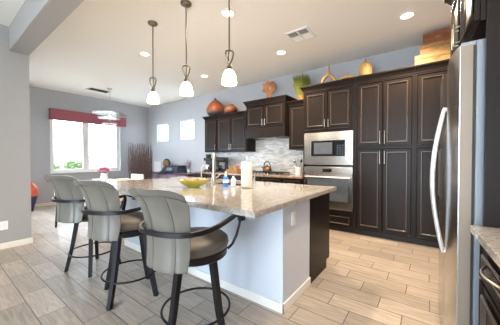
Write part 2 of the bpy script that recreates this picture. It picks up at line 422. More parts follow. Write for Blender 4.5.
def add_door(t, x0, x1, z0, z1, yf, hside=None, hz=None, name='door', hlen=0.14, horizontal=False, fr=0.055):
    d = part(name, place(door_bm(x1-x0, z1-z0, fr=fr), x0, yf-0.02, z0), MT['wood'], t)
    part('moulding', place(bead_bm(x1-x0, z1-z0, fr), x0, yf-0.02, z0), MT['bead'], d, label='lighter bronze-brown edge moulding')
    if horizontal:
        xc = (x0+x1)/2
        part('handle', place(pull_bm((z0+z1)/2, xc-hlen/2, xc+hlen/2, False), 0, yf-0.02, 0), MT['nickel'], d, 40, label='brushed nickel bar handle')
    elif hside:
        hx = x1-0.028 if hside == 'r' else x0+0.028
        part('handle', place(pull_bm(hx, hz, hz+hlen), 0, yf-0.02, 0), MT['nickel'], d, 40, label='brushed nickel bar handle')
    return d
def crown_bm(x0, yf, x1, yb, z0, z1, left=True, right=True, o=0.06):
    bm = bmesh.new(); L = 1 if left else 0; R = 1 if right else 0
    bx(bm, x0-0.008*L, yf-0.008, z0-0.02, x1+0.008*R, yb, z0)
    frustum(bm, (x0-0.012*L, yf-0.012, x1+0.012*R, yb), (x0-(o-.012)*L, yf-o+.012, x1+(o-.012)*R, yb), z0, z1-0.018)
    bx(bm, x0-o*L, yf-o, z1-0.018, x1+o*R, yb, z1)
    return bm
YW = YB - 0.004
YU = 4.44     # upper cabinets' front
# left pair of uppers
t = thing('wall_cabinet', 'narrow single door dark wall cabinet at the left end, under the big gourd', 'cabinet', (-4.555, 4.6, 1.42), 0, 'dark wall cabinets')
part('body', box(-4.78, YU, 1.42, -4.332, YW, 2.28), MT['wood'], t)
add_door(t, -4.765, -4.345, 1.43, 2.255, YU-0.002, 'r', 1.47)
part('crown_moulding', crown_bm(-4.78, YU, -4.332, YW, 2.285, 2.36, True, False), MT['wood'], t)
t = thing('wall_cabinet', 'two door dark wall cabinet left of the range hood', 'cabinet', (-3.86, 4.6, 1.42), 0, 'dark wall cabinets')
part('body', box(-4.33, YU, 1.42, -3.362, YW, 2.28), MT['wood'], t)
add_door(t, -4.318, -3.856, 1.43, 2.255, YU-0.002, 'r', 1.47)
add_door(t, -3.848, -3.385, 1.43, 2.255, YU-0.002, 'l', 1.47)
part('crown_moulding', crown_bm(-4.33, YU, -3.362, YW, 2.285, 2.36, False, False), MT['wood'], t)
# hood cabinet and hood
YH = 4.32
t = thing('hood_cabinet', 'raised two door dark cabinet above the range hood', 'cabinet', (-2.81, 4.55, 1.92), 0, 'dark wall cabinets')
part('body', box(-3.30, YH, 1.925, -2.32, YW, 2.43), MT['wood'], t)
add_door(t, -3.285, -2.815, 1.94, 2.40, YH-0.002, 'r', 1.96)
add_door(t, -2.807, -2.335, 1.94, 2.40, YH-0.002, 'l', 1.96)
part('crown_moulding', crown_bm(-3.30, YH, -2.32, YW, 2.435, 2.525), MT['wood'], t)
t = thing('range_hood', 'dark boxed range hood over the cooktop', 'range hood', (-2.81, 4.55, 1.70), 0)
bm = box(-3.31, YH-0.03, 1.72, -2.31, YW, 1.922); bx(bm, -3.325, YH-0.045, 1.70, -2.295, YW, 1.72)
part('shell', bm, MT['wood'], t)
part('filter', box(-3.1, YH+0.03, 1.695, -2.5, YW-0.05, 1.699), MT['steel'], t, label='steel grease filter')
t = thing('wall_cabinet', 'single door dark wall cabinet between the hood and the oven tower', 'cabinet', (-2.1, 4.6, 1.44), 0, 'dark wall cabinets')
part('body', box(-2.29, YU, 1.44, -1.872, YW, 2.33), MT['wood'], t)
add_door(t, -2.272, -1.89, 1.45, 2.305, YU-0.002, 'r', 1.49)
part('crown_moulding', crown_bm(-2.29, YU, -1.872, YW, 2.335, 2.41, True, False), MT['wood'], t)
# oven tower
YT = 4.20
t = thing('oven_tower_cabinet', 'tall dark cabinet housing the microwave and wall oven', 'cabinet', (-1.41, 4.5, 0))
bm = bmesh.new()
bx(bm, -1.868, YT, 0.09, -1.815, YW, 2.49); bx(bm, -1.0, YT, 0.09, -0.957, YW, 2.49)
bx(bm, -1.815, YT, 1.72, -1.0, YW, 2.49); bx(bm, -1.815, YT, 1.115, -1.0, YW, 1.14)
bx(bm, -1.815, YT, 0.09, -1.0, YW, 0.36)
part('body', bm, MT['wood'], t)
part('toe_kick', box(-1.868, YT+0.05, 0, -0.957, YW, 0.09), MT['wood_in'], t)
add_door(t, -1.835, -1.425, 1.775, 2.445, YT-0.002, 'r', 1.80)
add_door(t, -1.417, -1.01, 1.775, 2.445, YT-0.002, 'l', 1.80)
add_door(t, -1.83, -1.005, 0.105, 0.30, YT-0.002, name='drawer', horizontal=True, fr=0.035)
part('crown_moulding', crown_bm(-1.868, YT, -0.957, YW, 2.495, 2.575, True, False), MT['wood'], t)
# microwave with trim kit
t = thing('microwave', 'built-in stainless microwave above the wall oven', 'microwave', (-1.41, 4.3, 1.145))
bm = bmesh.new(); x0, x1, z0, z1 = -1.835, -0.985, 1.145, 1.715
ix0, ix1, iz0, iz1 = -1.735, -1.085, 1.265, 1.60
for a in ((x0,z0,x1,iz0),(x0,iz1,x1,z1),(x0,iz0,ix0,iz1),(ix1,iz0,x1,iz1)): bx(bm, a[0], YT-0.03, a[1], a[2], YT-0.002, a[3])
part('trim_frame', bm, MT['steel'], t)
part('body', box(ix0, YT-0.02, iz0, ix1, YW-0.1, iz1), MT['steel'], t)
part('door', box(ix0+0.035, YT-0.036, iz0+0.03, ix1-0.18, YT-0.021, iz1-0.03, bev=0.003), MT['blackglass'], t)
part('window', box(ix0+0.085, YT-0.039, iz0+0.065, ix1-0.235, YT-0.0365, iz1-0.065), MT['ovenglass'], t)
cp = part('control_panel', box(ix1-0.178, YT-0.036, iz0+0.03, ix1-0.03, YT-0.021, iz1-0.03, bev=0.003), MT['blackglass'], t)
bm = bmesh.new()
for i in range(3):
    for j in range(5): bx(bm, ix1-0.16+i*0.042, YT-0.038, iz0+0.055+j*0.036, ix1-0.13+i*0.042, YT-0.0365, iz0+0.078+j*0.036)
part('keypad', bm, MT['charcoal'], cp)
# wall oven
t = thing('wall_oven', 'built-in stainless wall oven below the microwave', 'oven', (-1.41, 4.3, 0.365))
part('body', box(-1.81, YT+0.002, 0.365, -1.005, YW-0.1, 1.112), MT['steel'], t)
part('control_panel', box(-1.835, YT-0.03, 0.98, -0.985, YT-0.001, 1.105, bev=0.004), MT['steel'], t)
part('display', box(-1.49, YT-0.033, 1.015, -1.33, YT-0.0305, 1.075), MT['blackglass'], t)
d = part('door', box(-1.835, YT-0.04, 0.385, -0.985, YT-0.001, 0.97, bev=0.005), MT['steel'], t)
part('window', box(-1.765, YT-0.044, 0.52, -1.055, YT-0.0405, 0.895), MT['ovenglass'], d)
bm = bmesh.new(); tube(bm, [(-1.80, YT-0.085, 0.93), (-1.02, YT-0.085, 0.93)], 0.012)
for x in (-1.77, -1.05): tube(bm, [(x, YT-0.04, 0.93), (x, YT-0.085, 0.93)], 0.009)
part('handle', bm, MT['bright'], d, 40)
# pantry columns
def pantry(label, xa, xb, splits, right):
    t = thing('pantry_cabinet', label, 'cabinet', ((xa+xb)/2, 4.5, 0), 0, 'tall pantry cabinets')
    part('body', box(xa, YT, 0.09, xb, YW, 2.49), MT['wood'], t)
    part('toe_kick', box(xa, YT+0.05, 0, xb, YW, 0.09), MT['wood_in'], t)
    for (u0, u1, hs) in splits:
        add_door(t, u0, u1, 1.45, 2.445, YT-0.002, hs, 1.48, hlen=0.2)
        add_door(t, u0, u1, 0.115, 1.405, YT-0.002, hs, 1.17, hlen=0.2)
    part('crown_moulding', crown_bm(xa, YT, xb, YW, 2.495, 2.575, False, right), MT['wood'], t)
pantry('tall dark four door pantry cabinet right of the oven tower', -0.955, -0.152, [(-0.925, -0.563, 'r'), (-0.555, -0.185, 'l')], False)
pantry('tall dark pantry cabinet at the right end, partly hidden by the refrigerator', -0.150, 0.60, [(-0.125, 0.22, 'r'), (0.228, 0.575, 'l')], False)

# base run
def base_unit(label, xa, xb, splits, drawers=True):
    t = thing('base_cabinet', label, 'cabinet', ((xa+xb)/2, 4.45, 0), 0, 'dark base cabinets on the back wall')
    part('body', box(xa, 4.17, 0.09, xb, YW, 0.875), MT['wood'], t)
    part('toe_kick', box(xa, 4.23, 0, xb, YW, 0.09), MT['wood_in'], t)
    for (u0, u1) in splits:
        add_door(t, u0, u1, 0.69, 0.86, 4.168, name='drawer', horizontal=True, fr=0.03)
        add_door(t, u0, u1, 0.11, 0.67, 4.168, 'r', 0.5)
base_unit('dark base cabinet under the coffee makers', -4.80, -4.052, [(-4.785, -4.43), (-4.42, -4.065)])
base_unit('dark base cabinet between coffee makers and cooktop', -4.05, -3.302, [(-4.035, -3.68), (-3.67, -3.315)])
base_unit('dark base cabinet under the cooktop', -3.30, -2.302, [(-3.285, -2.81), (-2.80, -2.315)])
base_unit('dark base cabinet beside the oven tower under the utensil crock', -2.30, -1.872, [(-2.285, -1.885)])
solo('countertop', box(-4.83, 4.125, 0.877, -1.871, YW, 0.915, bev=0.004), MT['granite2'], 'brown granite countertop along the back wall', 'countertop')
solo('backsplash', bx(box(-4.6, YB-0.0035, 0.917, -1.872, YB-0.0005, 1.418), -3.36, YB-0.0035, 1.418, -2.292, YB-0.0005, 1.698), MT['mosaic'], 'pale grey stone mosaic backsplash behind the cooktop', 'backsplash')

# ------------------------------------------------------------------ island
t = thing('kitchen_island', 'pale grey kitchen island with a dark cabinet end', 'kitchen island', (-2.2, 2.2, 0))
part('panelled_base', box(-3.50, 1.70, 0, -0.93, 2.25, 0.878, bev=0.003), MT['islandpaint'], t)
bm = bmesh.new(); 
bx(bm, -3.513, 1.687, 0, -0.917, 1.70, 0.078, bev=0.003); bx(bm, -0.93, 1.687, 0, -0.917, 2.25, 0.078, bev=0.003); bx(bm, -3.513, 1.687, 0, -3.50, 2.25, 0.078)
part('baseboard', bm, MT['trim'], t)
bm = box(-3.5, 2.252, 0.09, -2.57, 2.80, 0.878); bx(bm, -2.57, 2.252, 0.09, -1.83, 2.80, 0.69); bx(bm, -1.83, 2.252, 0.09, -0.945, 2.80, 0.878); bx(bm, -2.57, 2.72, 0.69, -1.83, 2.80, 0.878); bx(bm, -2.57, 2.252, 0.69, -1.83, 2.26, 0.878)
part('cabinet_body', bm, MT['wood'], t)
part('end_panel', bx(box(-0.945, 2.252, 0.0, -0.925, 2.73, 0.878), -0.945, 2.73, 0.09, -0.925, 2.83, 0.878), MT['wood'], t, label='dark wood end panel')
part('toe_kick', box(-3.5, 2.255, 0, -0.95, 2.73, 0.09), MT['wood_in'], t)
for k in range(5):
    xa = -3.48 + k*0.507
    d = door_bm(0.49, 0.74); d.transform(Matrix.Rotation(PI, 4, 'Z')); d.transform(Matrix.Translation((xa+0.49, 2.822, 0.12)))
    dd = part('door', d, MT['wood'], t)
    mb = bead_bm(0.49, 0.74); mb.transform(Matrix.Rotation(PI, 4, 'Z')); mb.transform(Matrix.Translation((xa+0.49, 2.822, 0.12)))
    part('moulding', mb, MT['bead'], dd, label='lighter bronze-brown edge moulding')
for x in (-3.17, -2.25, -1.33):
    bm = box(x-0.02, 1.64, 0.70, x+0.02, 1.698, 0.876); bx(bm, x-0.02, 1.40, 0.84, x+0.02, 1.64, 0.876)
    frustum(bm, (x-0.012, 1.60, x+0.012, 1.64), (x-0.012, 1.44, x+0.012, 1.64), 0.74, 0.84)
    part('bracket', bm, MT['black'], t, label='black countertop bracket')
op = part('outlet_plate', box(-0.929, 1.845, 0.675, -0.923, 1.915, 0.79, bev=0.002), MT['white'], t, label='white outlet plate')
part('socket', bx(box(-0.9235, 1.863, 0.74, -0.9205, 1.897, 0.772), -0.9235, 1.863, 0.693, -0.9205, 1.897, 0.725), MT['trim'], op)
# countertop with an undermount sink cut-out
cx0, cx1, cy0, cy1 = -3.65, -0.855, 1.205, 2.87
sx0, sx1, sy0, sy1 = -2.55, -1.85, 2.28, 2.70
bm = bmesh.new()
outer = [(cx0,cy0),(cx1,cy0),(cx1,cy1),(cx0,cy1)]; inner = [(sx0,sy0),(sx1,sy0),(sx1,sy1),(sx0,sy1)]
vo = {}
for z in (0.882, 0.92):
    vo[z] = ([bm.verts.new((*p, z)) for p in outer], [bm.verts.new((*p, z)) for p in inner])
for k in range(4):
    k2 = (k+1) % 4
    for z in (0.882, 0.92): bm.faces.new((vo[z][0][k], vo[z][0][k2], vo[z][1][k2], vo[z][1][k]))
    for s_ in (0, 1): bm.faces.new((vo[0.882][s_][k], vo[0.882][s_][k2], vo[0.92][s_][k2], vo[0.92][s_][k]))
bmesh.ops.bevel(bm, geom=[e for e in bm.edges if abs(e.verts[0].co.z-0.92) < 1e-5 and abs(e.verts[1].co.z-0.92) < 1e-5 and e.verts[0] in vo[0.92][0] and e.verts[1] in vo[0.92][0]], offset=0.006, segments=2, affect='EDGES')
wt = thing('island_countertop', 'large polished pale granite countertop on the island', 'countertop', (-2.25, 2.04, 0.882))
part('slab', bm, MT['granite'], wt)
st = thing('sink', 'steel undermount sink set into the island countertop', 'sink', ((sx0+sx1)/2, (sy0+sy1)/2, 0.70))
bm = bmesh.new(); q0 = (sx0, sy0, sx1, sy1); q1 = (sx0+0.02, sy0+0.02, sx1-0.02, sy1-0.02); vv = []
for q, z in ((q0, 0.881), (q0, 0.72), (q1, 0.70)): vv.append([bm.verts.new((x_, y_, z)) for x_, y_ in ((q[0],q[1]),(q[2],q[1]),(q[2],q[3]),(q[0],q[3]))])
for A, B in zip(vv, vv[1:]):
    for k in range(4): bm.faces.new((A[k], A[(k+1)%4], B[(k+1)%4], B[k]))
bm.faces.new(vv[-1])
part('basin', bm, MT['steel'], st)
bm = bmesh.new(); lathe(bm, [(0, 0.701), (0.04, 0.701), (0.045, 0.705), (0, 0.704)], ((sx0+sx1)/2, (sy0+sy1)/2, 0), 16); part('drain', bm, MT['nickel'], st, 50)

# ------------------------------------------------------------------ refrigerator wall (slightly turned)
RZ = math.radians(2.4)
def rot_thing(name, label, cat, loc, group=None): return thing(name, label, cat, loc, RZ, group)
t = rot_thing('refrigerator', 'tall stainless refrigerator with curved handles at the right', 'refrigerator', (0.122, 1.70, 0))
FH = 1.855; FW = 0.91
part('body', box(0.078, 0, 0.05, 0.75, FW, FH+0.012, bev=0.006), MT['grey_steel'], t, local=True, label='grey painted cabinet')
part('gasket', box(0.066, 0.012, 0.06, 0.077, FW-0.012, FH-0.01), MT['gasket'], t, local=True)
part('toe_grille', box(0.05, 0.02, 0.002, 0.5, FW-0.02, 0.049), MT['black'], t, local=True)
def fdoor(y0, y1):
    bm = bmesh.new(); n = 10; prof = []
    for i in range(n+1):
        q = i/n; prof.append((0.012-0.024*math.sin(PI*q)**0.6 if 0 < q < 1 else 0.012, y0+(y1-y0)*q))
    for z in (0.06, FH-0.005):
        for (x, y) in prof: bm.verts.new((x, y, z))
        bm.verts.new((0.065, y1, z)); bm.verts.new((0.065, y0, z))
    bm.verts.ensure_lookup_table(); m = n+3
    bm.faces.new([bm.verts[i] for i in range(m)][::-1]); bm.faces.new([bm.verts[m+i] for i in range(m)])
    for i in range(m):
        j = (i+1) % m; bm.faces.new((bm.verts[i], bm.verts[j], bm.verts[m+j], bm.verts[m+i]))
    return bm
def fhandle(y, s_, yt):
    bm = bmesh.new(); pts = []
    for i in range(17):
        q = i/16; z = 0.60+1.0*q
        b_ = math.sin(PI*q)
        pts.append((0.0-0.012-0.062*b_, yt+(y-yt)*b_, z))
    tube(bm, pts, [0.009]+[0.0125]*15+[0.009], 10)
    tube(bm, [(0.004, yt, 0.615), (-0.016, yt, 0.605)], 0.009); tube(bm, [(0.004, yt, 1.585), (-0.016, yt, 1.595)], 0.009)
    return bm
dn = part('door', fdoor(0.0, 0.452), MT['door_steel'], t, 50, local=True)
part('handle', fhandle(0.41, 1, 0.425), MT['bright'], dn, 60, local=True, label='bright curved handle')
part('door_edge', box(0.016, -0.003, 0.062, 0.0648, -0.0005, FH-0.007), MT['side_reflection'], dn, local=True, label='edge of the near door, coloured as its beige reflection')
df = part('door', fdoor(0.458, FW), MT['door_steel'], t, 50, local=True)
part('handle', fhandle(0.50, -1, 0.485), MT['bright'], df, 60, local=True, label='bright curved handle')
dp = part('dispenser', box(-0.018, 0.60, 0.95, 0.0, 0.80, 1.32, bev=0.006), MT['gasket'], df, local=True)
part('hinge_cap', box(0.02, 0.02, FH-0.004, 0.10, 0.09, FH+0.016), MT['grey_steel'], t, local=True)
part('hinge_cap', box(0.02, FW-0.09, FH-0.004, 0.10, FW-0.02, FH+0.016), MT['grey_steel'], t, local=True)
# tall end panel
t = rot_thing('end_panel', 'tall dark wood panel between refrigerator and right counter', 'panel', (0.226, 1.625, 0))
part('panel', box(0, 0, 0, 0.70, 0.022, 2.50), MT['wood'], t, local=True)
# cabinet over the refrigerator
t = rot_thing('over_fridge_cabinet', 'dark two door cabinet above the refrigerator', 'cabinet', (0.185, 1.652, 1.94))
part('body', box(0.022, 0, 0.0, 0.70, 0.965, 0.58), MT['wood'], t, local=True)
def side_door(y0, y1, z0, z1, x=0.0, fn=None):
    bm = (fn or door_bm)(y1-y0, z1-z0); bm.transform(Matrix.Rotation(-PI/2, 4, 'Z')); bm.transform(Matrix.Translation((x, y1, z0))); return bm
d = part('door', side_door(0.015, 0.477, 0.012, 0.55), MT['wood'], t, local=True)
part('moulding', side_door(0.015, 0.477, 0.012, 0.55, 0.0, bead_bm), MT['bead'], d, local=True, label='lighter bronze-brown edge moulding')
h_ = pull_bm(0, 0.06, 0.20); h_.transform(Matrix.Rotation(-PI/2, 4, 'Z')); h_.transform(Matrix.Translation((0, 0.445, 0)))
part('handle', h_, MT['nickel'], d, 40, local=True, label='brushed nickel bar handle')
d = part('door', side_door(0.483, 0.95, 0.012, 0.55), MT['wood'], t, local=True)
part('moulding', side_door(0.483, 0.95, 0.012, 0.55, 0.0, bead_bm), MT['bead'], d, local=True, label='lighter bronze-brown edge moulding')
h_ = pull_bm(0, 0.06, 0.20); h_.transform(Matrix.Rotation(-PI/2, 4, 'Z')); h_.transform(Matrix.Translation((0, 0.515, 0)))
part('handle', h_, MT['nickel'], d, 40, local=True, label='brushed nickel bar handle')
bm = bmesh.new()
bx(bm, 0.012, 0, 0.56, 0.70, 0.973, 0.582); frustum(bm, (0.010, 0, 0.70, 0.977), (-0.03, 0, 0.70, 1.015), 0.582, 0.645); bx(bm, -0.04, 0, 0.645, 0.70, 1.025, 0.665)
part('crown_moulding', bm, MT['wood'], t, local=True)
# right counter and its base cabinets
t = rot_thing('side_base_cabinet', 'dark base cabinet with bowed handle under the right counter', 'cabinet', (0.185, 1.60, 0))
def right_unit(t, ya, yb):
    part('body', box(0.042, ya, 0.09, 0.62, yb, 0.878), MT['wood'], t, local=True)
    part('toe_kick', box(0.10, ya, 0, 0.62, yb, 0.09), MT['wood_in'], t, local=True)
    d = part('drawer', side_door(ya+0.012, yb-0.02, 0.69, 0.862, 0.020), MT['wood'], t, local=True)
    part('moulding', side_door(ya+0.012, yb-0.02, 0.69, 0.862, 0.020, fn=bead_bm), MT['bead'], d, local=True, label='lighter bronze-brown edge moulding')
    yc = (ya+yb)/2+0.05; bm = bmesh.new()
    pts = [(0.02-0.032*math.sin(PI*i/12), yc-0.11+0.22*i/12, 0.776) for i in range(13)]
    tube(bm, pts, 0.005, 8)
    part('handle', bm, MT['nickel'], d, 60, local=True, label='bowed nickel handle')
    d = part('door', side_door(ya+0.012, yb-0.02, 0.11, 0.672, 0.020), MT['wood'], t, local=True)
    part('moulding', side_door(ya+0.012, yb-0.02, 0.11, 0.672, 0.020, fn=bead_bm), MT['bead'], d, local=True, label='lighter bronze-brown edge moulding')
right_unit(t, -0.60, -0.003)
t2 = rot_thing('side_base_cabinet', 'dark base cabinet nearest the camera under the right counter', 'cabinet', (0.185+0.602*math.sin(RZ), 1.60-0.602*math.cos(RZ), 0))
right_unit(t2, -0.60, -0.001)
t = rot_thing('side_countertop', 'pale granite countertop at the right edge beside the dark panel', 'countertop', (0.185, 1.60, 0.882))
part('slab', box(-0.008, -1.23, 0, 0.64, 0.02, 0.037, bev=0.004), MT['granite'], t, local=True)

# ------------------------------------------------------------------ bar stools
def make_stool(label, loc, rz, legrot):
    t = thing('bar_stool', label, 'bar stool', loc, rz, 'bar stools at the island')
    for k in range(4):
        a = legrot + k*PI/2; ca, sa = math.cos(a), math.sin(a)
        bm = bmesh.new(); rows = []
        for (r, z, hw) in ((0.262, 0.0, 0.017), (0.205, 0.25, 0.0185), (0.150, 0.585, 0.021)):
            rows.append([bm.verts.new((ca*(r+dx*hw)-sa*dy*hw, sa*(r+dx*hw)+ca*dy*hw, z)) for dx, dy in ((-1,-1),(1,-1),(1,1),(-1,1))])
        for A, B in zip(rows, rows[1:]):
            for i in range(4): bm.faces.new((A[i], A[(i+1)%4], B[(i+1)%4], B[i]))
        bm.faces.new(rows[0][::-1]); bm.faces.new(rows[-1])
        part('leg', bm, MT['iron'], t, local=True)
    bm = bmesh.new(); tube(bm, [(0.234*math.cos(2*PI*k/40), 0.234*math.sin(2*PI*k/40), 0.205) for k in range(40)], 0.0085, 8, closed=True)
    part('footrest_ring', bm, MT['iron'], t, 80, local=True)
    bm = bmesh.new(); lathe(bm, [(0,0.575),(0.205,0.575),(0.215,0.583),(0.218,0.628),(0.205,0.634),(0,0.634)], n=40)
    part('swivel_ring', bm, MT['iron'], t, 40, local=True)
    bm = bmesh.new(); lathe(bm, [(0,0.636),(0.205,0.636),(0.228,0.645),(0.236,0.668),(0.231,0.695),(0.210,0.712),(0.15,0.722),(0,0.726)], (0,-0.022,0), n=40, sy=1.06)
    part('seat', bm, MT['seat'], t, 60, local=True, label='round taupe leather seat')
    # curved upholstered back
    zs = [0.600, 0.62, 0.68, 0.76, 0.84, 0.92, 1.00, 1.055, 1.080, 1.090]
    HW = [0.145, 0.150, 0.157, 0.160, 0.163, 0.170, 0.181, 0.190, 0.193, 0.190]
    BK = [0.350, 0.350, 0.343, 0.342, 0.350, 0.368, 0.402, 0.440, 0.463, 0.470]
    R0 = [0.280]*10
    TH = [0.022, 0.036, 0.044, 0.044, 0.042, 0.042, 0.042, 0.046, 0.036, 0.014]
    na = 30
    amax = [math.asin(h/0.28) for h in HW]
    bm = bmesh.new(); outer, inner = [], []
    def rad(j, a):
        r = R0[j]
        for g in (-1, 1): r -= 0.006*math.exp(-((a-g*math.radians(17))/0.04)**2)
        return r
    for j, z in enumerate(zs):
        ro, ri = [], []
        for i in range(na+1):
            a = -amax[j] + 2*amax[j]*i/na
            e = 1 - 0.25*abs(2*i/na-1)**14
            drop = 0.035*(abs(2*i/na-1)**4)*(1 if z > 1.0 else 0.3 if z > 0.9 else 0)
            r = rad(j, a)
            ro.append(bm.verts.new((math.sin(a)*r, -(BK[j]-0.28)-math.cos(a)*r, z-drop)))
            r2 = R0[j]-TH[j]*e
            ri.append(bm.verts.new((math.sin(a)*r2, -(BK[j]-0.28)-math.cos(a)*r2, z-drop)))
        outer.append(ro); inner.append(ri)
    J = len(zs)
    for j in range(J-1):
        for i in range(na):
            bm.faces.new((outer[j][i], outer[j][i+1], outer[j+1][i+1], outer[j+1][i]))
            bm.faces.new((inner[j][i+1], inner[j][i], inner[j+1][i], inner[j+1][i+1]))
        for i in (0, na): bm.faces.new((outer[j][i], inner[j][i], inner[j+1][i], outer[j+1][i]))
    for i in range(na):
        bm.faces.new((outer[0][i], outer[0][i+1], inner[0][i+1], inner[0][i]))
        bm.faces.new((outer[-1][i], outer[-1][i+1], inner[-1][i+1], inner[-1][i]))
    bk = part('backrest', bm, MT['leather'], t, 70, local=True, label='curved grey leather backrest')
    bm = bmesh.new()
    for g in (-1, 1):
        a = g*math.radians(17)
        tube(bm, [(math.sin(g*amax[j]*0.99)*R0[j], -(BK[j]-0.28)-math.cos(g*amax[j]*0.99)*R0[j], zs[j]-0.0025) for j in range(J-3)], 0.003, 6)
        tube(bm, [(math.sin(a)*(R0[j]-0.004), -(BK[j]-0.28)-math.cos(a)*(R0[j]-0.004), zs[j]) for j in range(J-2)], 0.0028, 6)
    pts = []
    for i in range(na+1):
        a = (-amax[7]+2*amax[7]*i/na)*0.97; dr = 0.03*abs(2*i/na-1)**4
        pts.append((math.sin(a)*(R0[7]-0.004), -(BK[7]-0.28)-math.cos(a)*(R0[7]-0.004), 1.043-dr))
    tube(bm, pts, 0.0035, 6)
    part('piping', bm, MT['piping'], bk, 70, local=True)
    for sx in (-0.07, 0.07):
        part('back_support', box(sx-0.015, -0.335, 0.602, sx+0.015, -0.19, 0.612), MT['iron'], t, local=True)
    # band that runs round the back and forward into two arms
    pts = []; RB = 0.262
    def side(s_):
        q = []
        q.append((s_*0.19, 0.115, 0.60)); q.append((s_*0.218, 0.135, 0.63)); q.append((s_*0.238, 0.165, 0.69)); q.append((s_*0.247, 0.195, 0.76))
        q.append((s_*0.25, 0.213, 0.82)); q.append((s_*0.252, 0.214, 0.848)); q.append((s_*0.256, 0.195, 0.862)); q.append((s_*0.262, 0.13, 0.860)); q.append((s_*0.266, 0.04, 0.852))
        return q
    L = side(-1); Rr = side(1)
    arc = []
    half = [(0.266,-0.06,0.845),(0.262,-0.14,0.839),(0.248,-0.215,0.834),(0.222,-0.278,0.830),(0.184,-0.325,0.827),(0.135,-0.352,0.825),(0.07,-0.364,0.823)]
    arc = [(-x_, y_, z_) for x_, y_, z_ in half] + [(0, -0.368, 0.822)] + half[::-1]
    bm = bmesh.new()
    allp = L + arc + Rr[::-1]
    # flat bar: wide face upright on the level run, turning down the front posts
    rings = []
    for i, p in enumerate(allp):
        p = Vector(p); tg = (Vector(allp[min(i+1, len(allp)-1)])-Vector(allp[max(i-1, 0)])).normalized()
        out = Vector((p.x, p.y*0.5 if p.y > 0 else p.y, 0)).normalized()
        out = (out - tg*out.dot(tg)).normalized(); up = tg.cross(out).normalized()
        rings.append([bm.verts.new(p+out*a*0.0085+up*b*0.0135) for a, b in ((-1,-1),(1,-1),(1,1),(-1,1))])
    for A, B in zip(rings, rings[1:]):
        for k in range(4): bm.faces.new((A[k], A[(k+1)%4], B[(k+1)%4], B[k]))
    bm.faces.new(rings[0][::-1]); bm.faces.new(rings[-1])
    part('arm_band', bm, MT['iron'], t, 40, local=True, label='dark metal band forming both arms')
    return t
make_stool('grey leather bar stool nearest the camera, at the right end of the row', (-1.31, 1.13, 0), math.radians(15), math.radians(-11))
make_stool('grey leather bar stool in the middle of the three at the island', (-2.22, 1.125, 0), math.radians(22), math.radians(3))
make_stool('grey leather bar stool farthest left in the row, nearest the dining nook', (-3.09, 1.14, 0), math.radians(26), math.radians(36))

# ------------------------------------------------------------------ lights on the ceiling
def spot(parent, loc, power, ang=2.62, blend=0.75, r=0.05, col=WARM):
    ld = bpy.data.lights.new('downlight', 'SPOT'); ld.energy = power; ld.color = col; ld.spot_size = ang; ld.spot_blend = blend; ld.shadow_soft_size = r
    o = bpy.data.objects.new('downlight', ld); COL.objects.link(o); o.location = loc; return o
for (x, y, lab) in ((-0.228, 3.69, 'recessed ceiling light in front of the pantry'), (-2.05, 3.68, 'recessed ceiling light near the square vent'),
                    (-2.04, 2.29, 'recessed ceiling light above the island behind the right pendant'), (-3.99, 2.30, 'recessed ceiling light left of the middle pendant'),
                    (-4.0, 3.70, 'recessed ceiling light near the small windows'), (-0.228, 2.29, 'recessed ceiling light in front of the refrigerator'), (0.25, 0.35, 'added unseen ceiling light brightening the right countertop')):  # last light is added out of view to brighten the right counter
    t = thing('recessed_light', lab, 'ceiling light', (x, y, CEIL-0.012), 0, 'recessed ceiling lights')
    bm = bmesh.new(); lathe(bm, [(0.068, 0.012), (0.07, 0.0), (0.092, 0.004), (0.094, 0.0115)], (x, y, CEIL-0.012), 28)
    part('trim_ring', bm, MT['white'], t, 60)
    bm = bmesh.new(); lathe(bm, [(0, 0.004), (0.06, 0.004), (0.068, 0.0105), (0, 0.0105)], (x, y, CEIL-0.012), 28)
    part('lens', bm, MT['lamp'], t, 60)
    spot(t, (x, y, CEIL-0.06), CAN_POWER*(1.0 if y > 3 and x > -3 else 0.28))
# island pendants
def pendant(label, x, y):
    t = thing('pendant_light', label, 'pendant light', (x, y, 2.01), 0, 'pendant lights over the island')
    bm = bmesh.new(); lathe(bm, [(0, CEIL-0.03), (0.045, CEIL-0.03), (0.062, CEIL-0.018), (0.064, CEIL-0.001), (0, CEIL-0.001)], (x, y, 0), 24); part('canopy', bm, MT['pendmetal'], t, 50)
    bm = bmesh.new(); tube(bm, [(x, y, 2.34), (x, y, CEIL-0.03)], 0.008); part('rod', bm, MT['pendmetal'], t, 60)
    bm = bmesh.new()
    for k in range(3):
        a = k*2*PI/3+0.4; ca, sa = math.cos(a), math.sin(a)
        pts = [(x+ca*r, y+sa*r, z) for r, z in ((0.006, 2.352), (0.036, 2.34), (0.046, 2.318), (0.036, 2.27), (0.010, 2.215), (0.016, 2.19), (0.024, 2.172))]
        tube(bm, pts, 0.008, 6)
    lathe(bm, [(0, 2.345), (0.014, 2.345), (0.012, 2.36), (0.006, 2.37)], (x, y, 0), 12)
    lathe(bm, [(0, 2.20), (0.013, 2.20), (0.028, 2.165), (0.034, 2.148), (0, 2.148)], (x, y, 0), 16)
    part('cage_holder', bm, MT['pendmetal'], t, 60)
    bm = bmesh.new(); lathe(bm, [(0.0, 2.158), (0.025, 2.157), (0.045, 2.142), (0.062, 2.108), (0.072, 2.062), (0.076, 2.022), (0.072, 2.010), (0.05, 2.014), (0, 2.02)], (x, y, 0), 32)
    part('lamp_shade', bm, MT['shade'], t, 70, label='white opal glass shade')
    ld = bpy.data.lights.new('pendant_bulb', 'POINT'); ld.energy = PENDANT_POWER; ld.color = WARM; ld.shadow_soft_size = 0.06
    o = bpy.data.objects.new('pendant_bulb', ld); COL.objects.link(o); o.location = (x, y, 1.90)
pendant('pendant light with white shade, leftmost of the three over the island', -3.01, 1.85)
